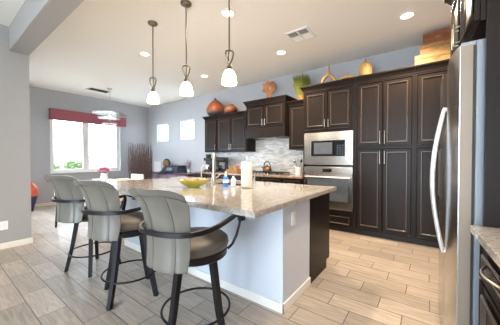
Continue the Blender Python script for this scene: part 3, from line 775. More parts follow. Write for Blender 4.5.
pendant('pendant light with white shade, middle of the three over the island', -2.31, 1.85)
pendant('pendant light with white shade, rightmost of the three over the island', -1.633, 1.85)
# dining chandelier of tiered glass discs
t = thing('tiered_disc_chandelier', 'tiered glass disc chandelier over the dining table', 'chandelier', (-6.7, 2.88, 2.14))
x, y = -6.7, 2.88
bm = bmesh.new(); lathe(bm, [(0, CEIL-0.03), (0.05, CEIL-0.03), (0.06, CEIL-0.001), (0, CEIL-0.001)], (x, y, 0), 20); part('canopy', bm, MT['nickel'], t, 50)
bm = bmesh.new(); tube(bm, [(x, y, 2.14), (x, y, CEIL-0.03)], 0.006); part('rod', bm, MT['nickel'], t, 60)
for r, z in ((0.40, 2.44), (0.27, 2.32), (0.18, 2.17)):
    bm = bmesh.new(); lathe(bm, [(0.05, z-0.012), (r-0.01, z-0.02), (r, z-0.008), (r-0.01, z+0.006), (0.05, z+0.01), (0.05, z-0.012)], (x, y, 0), 36); part('glass_disc', bm, MT['discglass'], t, 50)
    bm = bmesh.new()
    for k in range(3):
        a = k*2*PI/3; tube(bm, [(x, y, z), (x+0.06*math.cos(a), y+0.06*math.sin(a), z)], 0.006, 6)
    part('disc_bracket', bm, MT['nickel'], t)
bm = bmesh.new(); lathe(bm, [(0, 2.38), (0.03, 2.37), (0.04, 2.34), (0.03, 2.325), (0, 2.32)], (x, y, 0), 16); part('bulb', bm, MT['lamp'], t, 60)
# vents
def vent(name, label, x, y, wx, wy, split):
    t = thing(name, label, 'vent', (x, y, CEIL-0.016)); z1 = CEIL-0.001; z0 = CEIL-0.014
    bm = bmesh.new(); f = 0.03
    for a in ((x-wx, y-wy, x+wx, y-wy+f), (x-wx, y+wy-f, x+wx, y+wy), (x-wx, y-wy+f, x-wx+f, y+wy-f), (x+wx-f, y-wy+f, x+wx, y+wy-f)): bx(bm, a[0], a[1], z0, a[2], a[3], z1)
    if split: bx(bm, x-0.012, y-wy+f, z0, x+0.012, y+wy-f, z1); bx(bm, x-wx+f, y-0.012, z0, x+wx-f, y+0.012, z1)
    part('frame', bm, MT['white'], t)
    part('duct_opening', box(x-wx+f, y-wy+f, CEIL-0.003, x+wx-f, y+wy-f, CEIL-0.001), MT['tile_dark'], t)
    bm = bmesh.new(); n = 10
    for k in range(n):
        yy = y-wy+f+(2*wy-2*f)*(k+0.5)/n
        q = box(x-wx+f, -0.009, -0.0012, x+wx-f, 0.009, 0.0012); q.transform(Matrix.Translation((0, yy, CEIL-0.009)) @ Matrix.Rotation(0.7 if yy < y else -0.7, 4, 'X'))
        me = bpy.data.meshes.new('tmp'); q.to_mesh(me); q.free(); bm.from_mesh(me); bpy.data.meshes.remove(me)
    part('louvre', bm, MT['trim'] if split else MT['tile_dark'], t)
vent('ceiling_vent', 'square white ceiling vent above the kitchen aisle', -1.53, 3.33, 0.175, 0.175, True)
vent('ceiling_vent', 'dark ceiling vent beside the dining chandelier', -7.1, 2.78, 0.17, 0.26, False)

# ------------------------------------------------------------------ nook: valance, sideboard, branches, dining set
t = thing('window_valance', 'long red upholstered valance above the dining window', 'valance', (XN+0.07, 2.94, 2.30))
bm = box(XN+0.003, 1.95, 2.30, XN+0.13, 3.93, 2.57, bev=0.006); part('cornice', bm, MT['red'], t)
part('piping', bx(box(XN+0.003, 1.945, 2.293, XN+0.135, 3.935, 2.305), XN+0.003, 1.945, 2.565, XN+0.135, 3.935, 2.577), MT['red'], t)
t = thing('wall_switch', 'white switch plate low on the left wall', 'switch plate', (XL+0.004, 0.61, 0.27))
part('plate', box(XL+0.001, 0.545, 0.265, XL+0.007, 0.668, 0.385, bev=0.002), MT['white'], t)
part('rocker', box(XL+0.007, 0.565, 0.295, XL+0.011, 0.597, 0.36), MT['trim'], t)
part('rocker', box(XL+0.007, 0.616, 0.295, XL+0.011, 0.648, 0.36), MT['trim'], t)

t = thing('sideboard', 'low plum sideboard with mauve doors below the small windows', 'sideboard', (-6.36, 4.5, 0))
part('body', box(-7.3, 4.36, 0.08, -5.42, 4.76, 0.79), MT['purple'], t)
part('top', box(-7.36, 4.31, 0.79, -5.36, 4.765, 0.83, bev=0.004), MT['purple'], t)
part('plinth', box(-7.25, 4.40, 0, -5.47, 4.74, 0.08), MT['wood_in'], t)
for k in range(4):
    xa = -7.27+k*0.46
    d = part('door', place(door_bm(0.44, 0.66, fr=0.05), xa, 4.338, 0.11), MT['mauve'], t)
    bm = bmesh.new(); ball(bm, (xa+(0.40 if k % 2 == 0 else 0.04), 4.325, 0.45), 0.014); part('knob', bm, MT['nickel'], d, 60)
# things on the sideboard
t = thing('photo_frame', 'small white photo frame at the left end of the sideboard', 'photo frame', (-7.06, 4.48, 0.831), 0.35)
bm = bmesh.new(); a, b_ = 0.13, 0.21
for q in ((-a,0,a,0.025),(-a,2*b_-0.025-0.1,a,2*b_-0.1),(-a,0.025,-a+0.025,2*b_-0.125),(a-0.025,0.025,a,2*b_-0.125)): bx(bm, q[0], -0.01, q[1], q[2], 0.01, q[3])
part('frame', bm, MT['white'], t, local=True)
part('picture', box(-a+0.02, 0.0, 0.02, a-0.02, 0.008, 2*b_-0.12), MT['whitefab'], t, local=True)
part('easel_leg', tube(bmesh.new(), [(0, 0.008, 0.2), (0, 0.1, 0.0)], 0.006), MT['white'], t, local=True)
t = thing('table_clock', 'round gold and black ornament standing on the sideboard', 'ornament', (-6.74, 4.6, 0.831), 0.45)
part('base', box(-0.07, -0.05, 0, 0.07, 0.05, 0.12, bev=0.006), MT['black'], t, local=True)
bm = bmesh.new(); lathe(bm, [(0, -0.035), (0.13, -0.035), (0.145, -0.02), (0.145, 0.02), (0.13, 0.035), (0, 0.035)], n=28, sx=0.85); bm.transform(Matrix.Translation((0, 0, 0.275)) @ Matrix.Rotation(PI/2, 4, 'X')); part('rim', bm, MT['black'], t, 50, local=True)
bm = bmesh.new(); lathe(bm, [(0, -0.004), (0.105, -0.004), (0.105, 0.004), (0, 0.004)], n=28, sx=0.8); bm.transform(Matrix.Translation((0, -0.0405, 0.275)) @ Matrix.Rotation(PI/2, 4, 'X')); part('face', bm, MT['gold'], t, 50, local=True)
t = thing('printer', 'dark charcoal printer on the sideboard', 'printer', (-6.22, 4.485, 0.831), 0.06)
bm = bmesh.new(); frustum(bm, (-0.36, -0.2, 0.36, 0.19), (-0.31, -0.13, 0.31, 0.19), 0, 0.17); bx(bm, -0.33, -0.1, 0.17, 0.33, 0.19, 0.215, bev=0.008); part('body', bm, MT['charcoal'], t, local=True)
part('paper_tray', bx(box(-0.22, -0.33, 0.03, 0.22, -0.19, 0.045), -0.22, -0.335, 0.03, 0.22, -0.325, 0.06), MT['charcoal'], t, local=True)
bm = bmesh.new(); frustum(bm, (-0.13, -0.185, 0.13, -0.15), (-0.11, -0.155, 0.11, -0.13), 0.07, 0.15); part('control_panel', bm, MT['grey_steel'], t, local=True)
t = thing('dried_sprigs', 'faint spray of dried sprigs in a low jar behind the printer', 'dried plant', (-5.80, 4.715, 0.831))
bm = bmesh.new(); lathe(bm, [(0, 0), (0.035, 0), (0.045, 0.06), (0.03, 0.11), (0.025, 0.11), (0, 0.1)], n=16); part('jar', bm, MT['clear'], t, 50, local=True)
bm = bmesh.new()
for k in range(30):
    a = random.uniform(0, 2*PI); r = random.uniform(0.04, 0.17); ty = min(0.05, r*math.sin(a))
    tube(bm, [(0, 0, 0.1), (r*math.cos(a)*0.5, ty*0.5, 0.22), (r*math.cos(a), ty, random.uniform(0.28, 0.42))], 0.003, 4)
sp_ = part('sprigs', bm, MT['mauve'], t, local=True); sp_['kind'] = 'stuff'
# branches
t = thing('branch_bundle', 'tall bundle of dry brown branches in the far corner', 'dried branches', (-6.97, 3.86, 0))
bm = bmesh.new(); lathe(bm, [(0, 0), (0.26, 0), (0.335, 0.2), (0.345, 0.42), (0.33, 0.42), (0.33, 0.38), (0, 0.38)], n=24); part('pot', bm, MT['purple'], t, 60, local=True)
bm = bmesh.new()
for k in range(230):
    a = random.uniform(0, 2*PI); r = 0.36*math.sqrt(random.random()); r0 = r*0.88
    h1 = random.uniform(1.22, 1.74); pts = []
    for i in range(6):
        q = i/5; rr = r0+(r-r0)*q; pts.append((rr*math.cos(a)+random.uniform(-.025,.025)*(i > 0), rr*math.sin(a)+random.uniform(-.025,.025)*(i > 0), 0.39+(h1-0.39)*q))
    tube(bm, pts, [0.008, 0.0075, 0.007, 0.006, 0.005, 0.003], 4)
b_ = part('branches', bm, MT['twig'], t, local=True); b_['kind'] = 'stuff'
# red and navy floor vase
t = thing('floor_vase', 'red and navy floor vase peeking past the left wall corner', 'vase', (-7.62, 1.45, 0))
bm = bmesh.new(); lathe(bm, [(0, 0), (0.07, 0), (0.09, 0.10), (0.13, 0.25), (0.155, 0.36)], n=28); part('foot', bm, MT['navy'], t, 70, local=True)
bm = bmesh.new(); lathe(bm, [(0.155, 0.36), (0.165, 0.45), (0.15, 0.56), (0.10, 0.65), (0.055, 0.69), (0.06, 0.73), (0.05, 0.73), (0.045, 0.69), (0, 0.68)], n=28); part('shoulder', bm, MT['coral'], t, 70, local=True)
# dining table and chairs
TX, TY = -5.75, 2.38
t = thing('dining_table', 'pale round dining table in the nook', 'table', (TX, TY, 0))
bm = bmesh.new(); lathe(bm, [(0, 0.735), (0.53, 0.735), (0.55, 0.745), (0.53, 0.757), (0, 0.757)], n=48); part('tabletop', bm, MT['tabletop'], t, 50, local=True)
bm = bmesh.new(); lathe(bm, [(0, 0.0), (0.30, 0.0), (0.30, 0.03), (0.08, 0.08), (0.06, 0.4), (0.10, 0.68), (0.25, 0.734), (0, 0.734)], n=32); part('pedestal', bm, MT['wood'], t, 50, local=True)
def dchair(label, x, y, rz, m):
    t = thing('dining_chair', label, 'chair', (x, y, 0), rz, 'dining chairs in the nook')
    part('seat', box(-0.23, -0.22, 0.43, 0.23, 0.24, 0.50, bev=0.02), m, t, local=True)
    bm = box(-0.22, -0.29, 0.58, 0.22, -0.235, 0.855, bev=0.02); part('backrest', bm, m, t, local=True)
    for sx in (-1, 1):
        part('leg', tube(bmesh.new(), [(sx*0.205, 0.21, 0), (sx*0.205, 0.21, 0.60)], 0.018, 8), MT['black'], t, local=True)
        part('leg', tube(bmesh.new(), [(sx*0.20, -0.27, 0), (sx*0.205, -0.225, 0.45), (sx*0.205, -0.25, 0.60)], 0.018, 8), MT['black'], t, local=True)
        part('armrest', tube(bmesh.new(), [(sx*0.225, -0.262, 0.60), (sx*0.24, 0.0, 0.615), (sx*0.225, 0.22, 0.60)], 0.016, 8), MT['black'], t, local=True)
    return t
dchair('cream dining chair with dark arms on the kitchen side of the table', TX+0.78, TY-0.12, math.radians(92), MT['cream'])
dchair('white dining chair behind the table toward the sideboard', TX-0.22, TY+0.60, math.radians(190), MT['whitefab'])
dchair('white dining chair on the near side of the dining table', TX+0.37, TY-0.66, math.radians(30), MT['whitefab'])
# flowers and plates
t = thing('flower_vase', 'white vase of pink flowers on the dining table', 'vase', (-5.75, 2.34, 0.758))
bm = bmesh.new(); lathe(bm, [(0, 0), (0.06, 0), (0.075, 0.06), (0.06, 0.15), (0.07, 0.17), (0.06, 0.17), (0.05, 0.14), (0, 0.13)], n=20); part('vase', bm, MT['white'], t, 60, local=True)
for k in range(9):
    a = k*2.4; r = 0.02+0.026*math.sqrt(k); z = 0.28-0.035*(k/4)
    c = Vector((r*math.cos(a), r*math.sin(a), z)); bm = bmesh.new()
    tube(bm, [(0, 0, 0.13), tuple(c)], 0.004, 5); st = part('stem', bm, MT['green'], t, local=True)
    bm = bmesh.new()
    for p in range(7):
        b2 = p*2*PI/7; ball(bm, c+Vector((0.028*math.cos(b2), 0.028*math.sin(b2), 0.006)), 0.02, (1, 1, 0.7), 1)
    ball(bm, c+Vector((0, 0, 0.018)), 0.022, (1, 1, 0.8), 1)
    part('blossom', bm, MT['pink'], st, 70, local=True)
for k, (a, lab) in enumerate(((0, 'white plate on the kitchen side of the dining table'), (90, 'white plate on the sideboard side of the dining table'), (180, 'white plate on the window side of the dining table'), (270, 'white plate on the near side of the dining table'))):
    a = math.radians(a); bm = bmesh.new()
    lathe(bm, [(0, 0.0), (0.08, 0.0), (0.135, 0.016), (0.14, 0.02), (0.132, 0.02), (0.08, 0.006), (0, 0.006)], (TX+0.36*math.cos(a), TY+0.36*math.sin(a), 0.758), 28)
    solo('plate', bm, MT['white'], lab, 'plate', 'plates on the dining table', 60)

# ------------------------------------------------------------------ on the island
Z = 0.9205
t = thing('fruit_bowl', 'yellow-green oval bowl on the island', 'bowl', (-2.19, 1.85, Z), 0.637)
bm = bmesh.new(); lathe(bm, [(0, 0), (0.07, 0), (0.075, 0.008), (0.13, 0.035), (0.175, 0.075), (0.185, 0.088), (0.177, 0.088), (0.168, 0.076), (0.12, 0.04), (0.06, 0.018), (0, 0.016)], n=40, sx=1.0, sy=0.7)
part('bowl', bm, MT['yellow'], t, 60, local=True)
cu, su = math.cos(0.637), math.sin(0.637)
for k, (u, v_, z, r, mm, nm) in enumerate(((-0.09, 0.0, 0.066, 0.030, 'brownfruit', 'brown'), (-0.03, 0.03, 0.062, 0.032, 'tanfruit', 'tan'), (0.03, -0.02, 0.062, 0.032, 'redfruit', 'rosy'),
        (0.09, 0.01, 0.066, 0.030, 'tanfruit', 'tan'), (-0.03, -0.035, 0.064, 0.029, 'redfruit', 'rosy'), (0.035, 0.048, 0.066, 0.029, 'brownfruit', 'brown'))):
    c = (-2.19+cu*u-su*v_, 1.85+su*u+cu*v_, Z+z); f = bmesh.new(); lathe(f, [(0, -r*0.9), (r*0.6, -r*0.8), (r*0.98, -r*0.2), (r*0.95, r*0.3), (r*0.55, r*0.82), (r*0.15, r*0.86), (0, r*0.75)], c, 16)
    solo('fruit', f, MT[mm], 'small round %s fruit lying in the yellow-green bowl' % nm, 'fruit', 'fruit in the bowl, %s' % nm, 70)
t = thing('paper_towel_roll', 'white paper towel roll on a metal stand on the island', 'paper towel', (-1.645, 2.16, Z))
bm = bmesh.new(); lathe(bm, [(0, 0), (0.075, 0), (0.078, 0.006), (0.07, 0.012), (0, 0.012)], n=28); st = part('stand', bm, MT['nickel'], t, 50, local=True)
bm = bmesh.new(); tube(bm, [(0, 0, 0.012), (0, 0, 0.325)], 0.006); ball(bm, (0, 0, 0.332), 0.013); part('post', bm, MT['nickel'], st, 60, local=True)
bm = bmesh.new(); tube(bm, [(0.062, 0.045, 0.006), (0.072, 0.055, 0.05), (0.062, 0.046, 0.10), (0.074, 0.056, 0.13), (0.06, 0.07, 0.10), (0.075, 0.06, 0.05), (0.066, 0.05, 0.01)], 0.0045, 6); part('tension_arm', bm, MT['nickel'], st, 60, local=True)
bm = bmesh.new(); lathe(bm, [(0.02, 0.014), (0.062, 0.014), (0.0635, 0.02), (0.0635, 0.288), (0.062, 0.294), (0.02, 0.294), (0.02, 0.014)], n=36); part('paper_roll', bm, MT['paper'], t, 50, local=True)
t = thing('kitchen_faucet', 'thick pull-down nickel faucet on the island sink', 'faucet', (-2.17, 2.16, Z), 0.72)
bm = bmesh.new(); lathe(bm, [(0, 0), (0.034, 0), (0.034, 0.01), (0.026, 0.02), (0.025, 0.13), (0.02, 0.15), (0, 0.15)], n=20); part('base', bm, MT['nickel'], t, 50, local=True)
bm = bmesh.new(); pts = [(0, 0, 0.14), (0, 0, 0.30)]
for i in range(1, 11):
    a = PI*i/10; pts.append((0, 0.075-0.075*math.cos(a), 0.30+0.09*math.sin(a)))
tube(bm, pts, 0.0175, 12); part('neck', bm, MT['nickel'], t, 70, local=True)
bm = bmesh.new(); lathe(bm, [(0, 0.17), (0.021, 0.17), (0.022, 0.2), (0.019, 0.30), (0, 0.30)], (0, 0.15, 0), 18); part('spray_head', bm, MT['nickel'], t, 50, local=True)
bm = bmesh.new(); tube(bm, [(0.024, 0, 0.09), (0.05, 0, 0.10), (0.085, 0, 0.135)], [0.011, 0.009, 0.007], 8); part('lever', bm, MT['nickel'], t, 60, local=True)
t = thing('filter_tap', 'slim gooseneck filter tap beside the bowl on the island', 'tap', (-2.62, 2.36, Z))
bm = bmesh.new(); lathe(bm, [(0, 0), (0.022, 0), (0.02, 0.02), (0.011, 0.03), (0.011, 0.05), (0, 0.05)], n=16); part('base', bm, MT['nickel'], t, 50, local=True)
bm = bmesh.new(); pts = [(0, 0, 0.04), (0, 0, 0.19)]
for i in range(1, 8):
    a = 2.4*i/7; pts.append((0.05-0.05*math.cos(a), 0.035-0.035*math.cos(a), 0.19+0.05*math.sin(a)))
tube(bm, pts, 0.007, 8); part('spout', bm, MT['nickel'], t, 70, local=True)
t = thing('soap_bottle', 'blue dish soap bottle with white pump on the island', 'soap bottle', (-1.93, 2.12, Z))
bm = bmesh.new(); lathe(bm, [(0, 0), (0.03, 0), (0.034, 0.01), (0.034, 0.09), (0.024, 0.115), (0.012, 0.12), (0, 0.12)], n=20); part('bottle', bm, MT['blue'], t, 50, local=True)
bm = bmesh.new(); lathe(bm, [(0, 0.12), (0.015, 0.12), (0.015, 0.14), (0.006, 0.142), (0.006, 0.165), (0.012, 0.168), (0.012, 0.176), (0, 0.176)], n=14); tube(bm, [(0, 0, 0.17), (0.035, -0.02, 0.168)], 0.005, 6); part('pump', bm, MT['white'], t, 50, local=True)
bm = bmesh.new(); lathe(bm, [(0.0345, 0.045), (0.0348, 0.047), (0.0348, 0.08), (0.0345, 0.082)], n=20); part('label_band', bm, MT['white'], t, 60, local=True)
t = thing('lotion_bottle', 'milky white bottle just right of the blue soap', 'bottle', (-1.87, 2.19, Z))
bm = bmesh.new(); lathe(bm, [(0, 0), (0.028, 0), (0.031, 0.01), (0.031, 0.08), (0.018, 0.10), (0, 0.10)], n=18); part('bottle', bm, MT['clear'], t, 50, local=True)
bm = bmesh.new(); lathe(bm, [(0, 0.10), (0.013, 0.10), (0.012, 0.12), (0, 0.12)], n=14); part('cap', bm, MT['white'], t, 50, local=True)

# ------------------------------------------------------------------ on the back counter
Z = 0.916
t = thing('coffee_maker', 'tall black coffee maker at the left end of the back counter', 'coffee maker', (-4.66, 4.45, Z), 0.5)
part('base', box(-0.10, -0.13, 0, 0.10, 0.13, 0.04, bev=0.008), MT['black'], t, local=True)
part('column', box(-0.09, 0.02, 0.04, 0.09, 0.12, 0.30, bev=0.01), MT['black'], t, local=True)
bm = box(-0.10, -0.13, 0.28, 0.10, 0.125, 0.36, bev=0.02); part('brew_head', bm, MT['black'], t, local=True)
bm = bmesh.new(); lathe(bm, [(0, 0.36), (0.06, 0.36), (0.08, 0.44), (0.076, 0.45), (0, 0.455)], n=20); part('hopper', bm, MT['blackglass'], t, 50, local=True)
bm = bmesh.new(); lathe(bm, [(0, 0.042), (0.06, 0.042), (0.07, 0.10), (0.05, 0.16), (0.045, 0.18), (0, 0.18)], (0, -0.06, 0), 20); part('carafe', bm, MT['steel'], t, 60, local=True)
t = thing('coffee_maker', 'wide black coffee maker with a steel front beside the basket', 'coffee maker', (-4.21, 4.45, Z), 0.35)
part('base', box(-0.16, -0.14, 0, 0.16, 0.14, 0.04, bev=0.008), MT['black'], t, local=True)
part('column', box(-0.15, 0.03, 0.04, 0.15, 0.13, 0.29, bev=0.01), MT['black'], t, local=True)
part('brew_head', box(-0.16, -0.14, 0.27, 0.16, 0.135, 0.37, bev=0.02), MT['black'], t, local=True)
part('front_plate', box(-0.06, 0.018, 0.08, 0.10, 0.0285, 0.25), MT['steel'], t, local=True)
bm = bmesh.new(); lathe(bm, [(0, 0.042), (0.055, 0.042), (0.065, 0.10), (0.045, 0.17), (0, 0.17)], (-0.06, -0.06, 0), 20); cf = part('carafe', bm, MT['blackglass'], t, 60, local=True)
bm = bmesh.new(); tube(bm, [(-0.115, -0.085, 0.15), (-0.165, -0.11, 0.14), (-0.165, -0.11, 0.08), (-0.12, -0.09, 0.07)], 0.008, 6); part('handle', bm, MT['black'], cf, 60, local=True)
t = thing('wicker_tray', 'low golden tray of jars on the back counter', 'tray', (-3.77, 4.45, Z))
bm = bmesh.new()
bx(bm, -0.17, -0.11, 0, 0.17, 0.11, 0.012)
for a in ((-0.17,-0.11,0.17,-0.098),(-0.17,0.098,0.17,0.11),(-0.17,-0.098,-0.158,0.098),(0.158,-0.098,0.17,0.098)): bx(bm, a[0], a[1], 0.012, a[2], a[3], 0.085)
part('basket', bm, MT['gold'], t, local=True)
for (dx, dy, h, r, mm, lab, nm) in ((-0.10, 0, 0.13, 0.045, 'gold', 'golden jar at the left of the tray', 'jar'), (0.0, 0.03, 0.14, 0.045, 'tanfruit', 'tan jar in the middle of the tray', 'jar'), (0.10, 0.0, 0.16, 0.045, 'coral', 'red-lidded jar at the right of the tray', 'jar')):
    j = thing('jar', lab, nm, (-3.77+dx, 4.45+dy, Z+0.0125), 0, 'jars in the tray')
    bm = bmesh.new(); lathe(bm, [(0, 0), (r*0.9, 0), (r, 0.01), (r, h*0.75), (r*0.8, h*0.82), (0, h*0.82)], n=18); part('body', bm, MT['gold' if mm == 'coral' else mm], j, 50, local=True)
    bm = bmesh.new(); lathe(bm, [(0, h*0.822), (r*0.85, h*0.822), (r*0.85, h), (0, h)], n=18); part('lid', bm, MT['pink' if mm == 'coral' else 'straw'], j, 50, local=True)
# cooktop
t = thing('cooktop', 'steel gas cooktop with black grates on the back counter', 'cooktop', (-2.81, 4.42, Z))
part('tray', box(-0.46, -0.26, 0, 0.46, 0.24, 0.012, bev=0.004), MT['steel'], t, local=True)
for gx in (-0.30, 0.0, 0.30):
    bm = bmesh.new()
    for sx in (-0.13, 0, 0.13): bx(bm, gx+sx-0.006, -0.17, 0.034, gx+sx+0.006, 0.22, 0.048)
    for sy in (-0.17, 0.02, 0.21): bx(bm, gx-0.136, sy, 0.034, gx+0.136, sy+0.012, 0.048)
    for sx in (-0.13, 0.13):
        for sy in (-0.165, 0.212): bx(bm, gx+sx-0.006, sy-0.005, 0.012, gx+sx+0.006, sy+0.005, 0.034)
    part('grate', bm, MT['black'], t, local=True)
for (gx, gy) in ((-0.30, -0.08), (-0.30, 0.11), (0, 0.02), (0.30, -0.08), (0.30, 0.11)):
    bm = bmesh.new(); lathe(bm, [(0, 0.012), (0.04, 0.012), (0.04, 0.022), (0.03, 0.028), (0, 0.028)], (gx, gy, 0), 16); part('burner', bm, MT['black'], t, 50, local=True)
for k in range(5):
    bm = bmesh.new(); lathe(bm, [(0, 0.012), (0.018, 0.012), (0.016, 0.036), (0, 0.036)], (-0.16+k*0.08, -0.222, 0), 14); part('knob', bm, MT['steel'], t, 50, local=True)
t = thing('kettle', 'copper kettle with black arched handle on the cooktop', 'kettle', (-2.84, 4.47, Z+0.0485))
bm = bmesh.new(); lathe(bm, [(0, 0), (0.085, 0), (0.10, 0.02), (0.102, 0.05), (0.085, 0.095), (0.05, 0.12), (0, 0.122)], n=28); part('body', bm, MT['copper'], t, 60, local=True)
bm = bmesh.new(); lathe(bm, [(0, 0.122), (0.045, 0.1215), (0.04, 0.132), (0.012, 0.136), (0.016, 0.15), (0, 0.155)], n=18); part('lid', bm, MT['black'], t, 50, local=True)
bm = bmesh.new(); tube(bm, [(0.085*math.cos(PI*i/12), 0, 0.10+0.13*math.sin(PI*i/12)) for i in range(13)], 0.011, 8); part('handle', bm, MT['black'], t, 60, local=True)
bm = bmesh.new(); tube(bm, [(-0.08, 0, 0.06), (-0.12, 0, 0.085), (-0.145, 0, 0.115)], [0.02, 0.015, 0.011], 10); part('spout', bm, MT['copper'], t, 60, local=True)
t = thing('utensil_crock', 'white utensil crock on the counter beside the oven tower', 'crock', (-2.10, 4.50, Z))
bm = bmesh.new(); lathe(bm, [(0, 0), (0.06, 0), (0.066, 0.01), (0.066, 0.17), (0.06, 0.17), (0.058, 0.02), (0, 0.018)], n=24); part('crock', bm, MT['white'], t, 50, local=True)
for (sg, uy, uz, mm, lab, nm, flat) in ((-0.75, -0.030, 0.30, 'steel', 'steel spoon leaning left out of the white crock', 'spoon', 1), (-0.2, 0.012, 0.33, 'nickel', 'nickel spoon standing in the white crock', 'spoon', 1), (-1.0, 0.030, 0.29, 'black', 'black ladle leaning far left out of the crock', 'ladle', 1), (0.6, -0.012, 0.29, 'black', 'black spatula leaning right in the white crock', 'spatula', 0)):
    u = thing(nm, lab, nm, (-2.10, 4.50+uy, Z+0.022)); bm = bmesh.new()
    fx = lambda z: sg*(-0.03+0.5*z)
    tube(bm, [(fx(0), 0, 0), (fx(uz*0.85), 0, uz*0.85)], 0.0045, 6); part('handle', bm, MT[mm], u, 50, local=True)
    bm = bmesh.new(); ball(bm, (fx(uz*0.92), 0, uz*0.92), 0.034, (0.8, 0.3, 1.1) if flat else (0.7, 0.2, 1.2)); part('head', bm, MT[mm], u, 60, local=True)
t = thing('pepper_mill', 'short black pepper mill between the crock and oven tower', 'pepper mill', (-1.97, 4.52, Z))
bm = bmesh.new(); lathe(bm, [(0, 0), (0.03, 0), (0.03, 0.03), (0.022, 0.08), (0.028, 0.12), (0, 0.122)], n=18); part('body', bm, MT['black'], t, 50, local=True)
bm = bmesh.new(); lathe(bm, [(0, 0.123), (0.026, 0.123), (0.03, 0.15), (0.012, 0.17), (0, 0.175)], n=18); part('head', bm, MT['black'], t, 50, local=True)

# ------------------------------------------------------------------ decor on top of the cabinets
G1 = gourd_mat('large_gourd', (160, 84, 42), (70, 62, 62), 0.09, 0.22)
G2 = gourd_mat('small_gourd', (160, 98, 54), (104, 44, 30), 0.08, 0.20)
t = thing('gourd_vase', 'large pear-shaped orange gourd on the left wall cabinet', 'gourd', (-4.49, 4.53, 2.361))
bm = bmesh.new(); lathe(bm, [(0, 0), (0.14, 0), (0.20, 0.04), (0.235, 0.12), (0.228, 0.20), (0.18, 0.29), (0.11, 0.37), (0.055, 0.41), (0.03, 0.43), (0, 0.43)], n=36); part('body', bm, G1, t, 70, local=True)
bm = bmesh.new(); lathe(bm, [(0.034, 0.425), (0.036, 0.445), (0.018, 0.48), (0, 0.485)], n=14); part('stem', bm, MT['brownfruit'], t, 60, local=True)
t = thing('gourd_vase', 'smaller round orange gourd with painted dark spots beside the big gourd', 'gourd', (-3.96, 4.55, 2.361))
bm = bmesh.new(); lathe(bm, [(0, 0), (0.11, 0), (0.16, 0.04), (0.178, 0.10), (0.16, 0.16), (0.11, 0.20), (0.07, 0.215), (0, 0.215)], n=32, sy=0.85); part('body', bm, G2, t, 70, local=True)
bm = bmesh.new(); lathe(bm, [(0.075, 0.212), (0.08, 0.23), (0.07, 0.235), (0.06, 0.225), (0, 0.222)], n=20); part('rim', bm, MT['brownfruit'], t, 60, local=True)
# driftwood piece
t = thing('driftwood_sculpture', 'jagged orange driftwood piece with a hole, on the hood cabinet', 'sculpture', (-2.77, 4.45, 2.526), 0.5)
rt = (0.15,0.145,0.16,0.15,0.165,0.145,0.13,0.165,0.135,0.15,0.185,0.135,0.125,0.17,0.15,0.11,0.135,0.20,0.235,0.21,0.12,0.115,0.13,0.14)
outl = [(rt[k]*math.cos(2*PI*k/24), 0.255+rt[k]*(1.0)*math.sin(2*PI*k/24)) for k in range(24)]
hole = [(0.015+0.024*math.cos(2*PI*k/24), 0.26+0.05*math.sin(2*PI*k/24)) for k in range(len(outl))]
bm = bmesh.new(); n = len(outl); L_ = []
for yy, sh in ((-0.03, 0.92), (0.0, 1.0), (0.03, 0.92)):
    o_ = [bm.verts.new((0.0+(p[0])*sh, yy+0.015*math.sin(9*p[0]+13*p[1]), 0.2+(p[1]-0.2)*sh)) for p in outl]
    h2 = [bm.verts.new((p[0], yy+0.015*math.sin(9*p[0]+13*p[1]), p[1])) for p in hole]; L_.append((o_, h2))
for i in range(n):
    j = (i+1) % n
    for li in (0, 1): bm.faces.new((L_[li][0][i], L_[li][0][j], L_[li+1][0][j], L_[li+1][0][i])); bm.faces.new((L_[li][1][i], L_[li][1][j], L_[li+1][1][j], L_[li+1][1][i]))
    for li in (0, 2): bm.faces.new((L_[li][0][i], L_[li][0][j], L_[li][1][j], L_[li][1][i]))
part('wood', bm, MT['orange'], t, 50, local=True)
bm = box(-0.05, -0.04, 0, 0.06, 0.04, 0.022, bev=0.004); part('base', bm, MT['brownfruit'], t, local=True)
# grass plant
t = thing('grass_plant', 'bushy yellow-green grass plant on the cabinet left of the oven tower', 'plant', (-2.04, 4.50, 2.411))
bm = bmesh.new(); lathe(bm, [(0, 0), (0.06, 0), (0.085, 0.09), (0.09, 0.1), (0.08, 0.1), (0.075, 0.08), (0, 0.08)], n=20); part('pot', bm, MT['gold'], t, 50, local=True)
bm = bmesh.new()
for k in range(420):
    a = random.uniform(0, 2*PI); r = 0.19*math.sqrt(random.random()); r0 = r*0.4; h1 = random.uniform(0.32, 0.53)
    p0 = Vector((r0*math.cos(a), r0*math.sin(a), 0.075)); p1 = Vector((r*math.cos(a), r*math.sin(a), h1)); pm = (p0+p1)/2+Vector((-0.01*math.cos(a), -0.01*math.sin(a), 0.02))
    tube(bm, [p0, pm, p1], [0.004, 0.006, 0.0015], 4)
g_ = part('foliage', bm, MT['grass'], t, local=True); g_['kind'] = 'stuff'
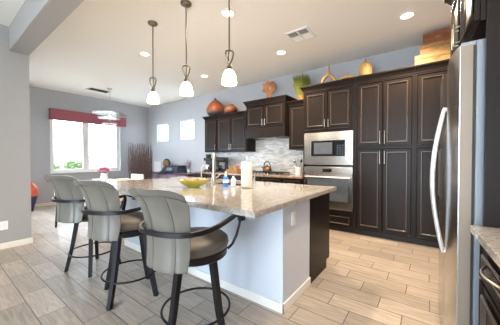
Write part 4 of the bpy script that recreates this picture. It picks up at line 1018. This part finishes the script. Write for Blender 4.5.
# wishbone gourd, straw bowl, tall gourd
ZC = 2.576
t = thing('wishbone_gourd', 'tan wishbone shaped gourd on the oven tower', 'gourd', (-1.42, 4.26, ZC), 0.3)
bm = bmesh.new()
tube(bm, [(-0.105, 0, 0.028), (-0.095, 0, 0.07), (-0.065, 0, 0.12), (0.0, 0, 0.16), (0.065, 0, 0.12), (0.10, 0, 0.07), (0.115, 0, 0.028)], [0.026, 0.029, 0.03, 0.034, 0.03, 0.028, 0.022], 12); part('body', bm, MT['gourd'], t, 60, local=True)
bm = bmesh.new(); tube(bm, [(0, 0, 0.17), (0, 0, 0.24), (0.004, 0, 0.325)], [0.026, 0.018, 0.015], 10); part('neck', bm, MT['gourd'], t, 60, local=True)
t = thing('straw_dish', 'flat woven straw lidded dish on the oven tower', 'dish', (-1.11, 4.33, ZC))
bm = bmesh.new(); lathe(bm, [(0, 0), (0.10, 0), (0.135, 0.035), (0.132, 0.045), (0, 0.045)], n=32); part('dish', bm, MT['straw'], t, 50, local=True)
bm = bmesh.new(); lathe(bm, [(0, 0.046), (0.13, 0.046), (0.11, 0.075), (0.06, 0.095), (0.012, 0.10), (0.008, 0.15), (0, 0.155)], n=32); part('lid', bm, MT['straw'], t, 60, local=True)
t = thing('tall_gourd', 'upright tan gourd with a dark stem on the pantry', 'gourd', (-0.825, 4.27, ZC))
bm = bmesh.new(); lathe(bm, [(0, 0), (0.075, 0), (0.095, 0.03), (0.10, 0.10), (0.092, 0.18), (0.06, 0.235), (0.02, 0.255), (0, 0.255)], n=28); part('body', bm, MT['gourd'], t, 70, local=True)
bm = bmesh.new(); tube(bm, [(0, 0, 0.25), (0.003, 0, 0.275), (0.012, 0, 0.295)], [0.013, 0.009, 0.011], 8); part('stem', bm, MT['brownfruit'], t, 60, local=True)
# stacked boxes
def deco_box(label, cx, cy, z, wx, wy, h, m, group):
    t = thing('storage_box', label, 'box', (cx, cy, z), 0, group)
    part('body', box(-wx, -wy, 0, wx, wy, h*0.62, bev=0.004), m, t, local=True)
    part('lid', box(-wx-0.004, -wy-0.004, h*0.62+0.001, wx+0.004, wy+0.004, h, bev=0.006), m, t, local=True)
    bm = bmesh.new()
    for k in range(8):
        a = k*PI/4; tube(bm, [(0.012*math.cos(a), -wy-0.004, h*0.5+0.012*math.sin(a)), (0.045*math.cos(a), -wy-0.004, h*0.5+0.035*math.sin(a))], 0.0035, 5)
    ball(bm, (0, -wy-0.004, h*0.5), 0.012, (1, 0.4, 1), 1)
    part('ornament', bm, MT['box_mark'], t, local=True)
deco_box('pale yellow storage box, bottom of the stack on the pantry', 0.09, 4.39, ZC, 0.25, 0.17, 0.155, MT['box_y2'], 'stacked storage boxes')
deco_box('yellow storage box in the middle of the stack on the pantry', 0.105, 4.38, ZC+0.156, 0.205, 0.145, 0.145, MT['box_y'], 'stacked storage boxes')
deco_box('orange-brown storage box on top of the stack', 0.10, 4.37, ZC+0.302, 0.165, 0.12, 0.15, MT['box_o'], 'stacked storage boxes')
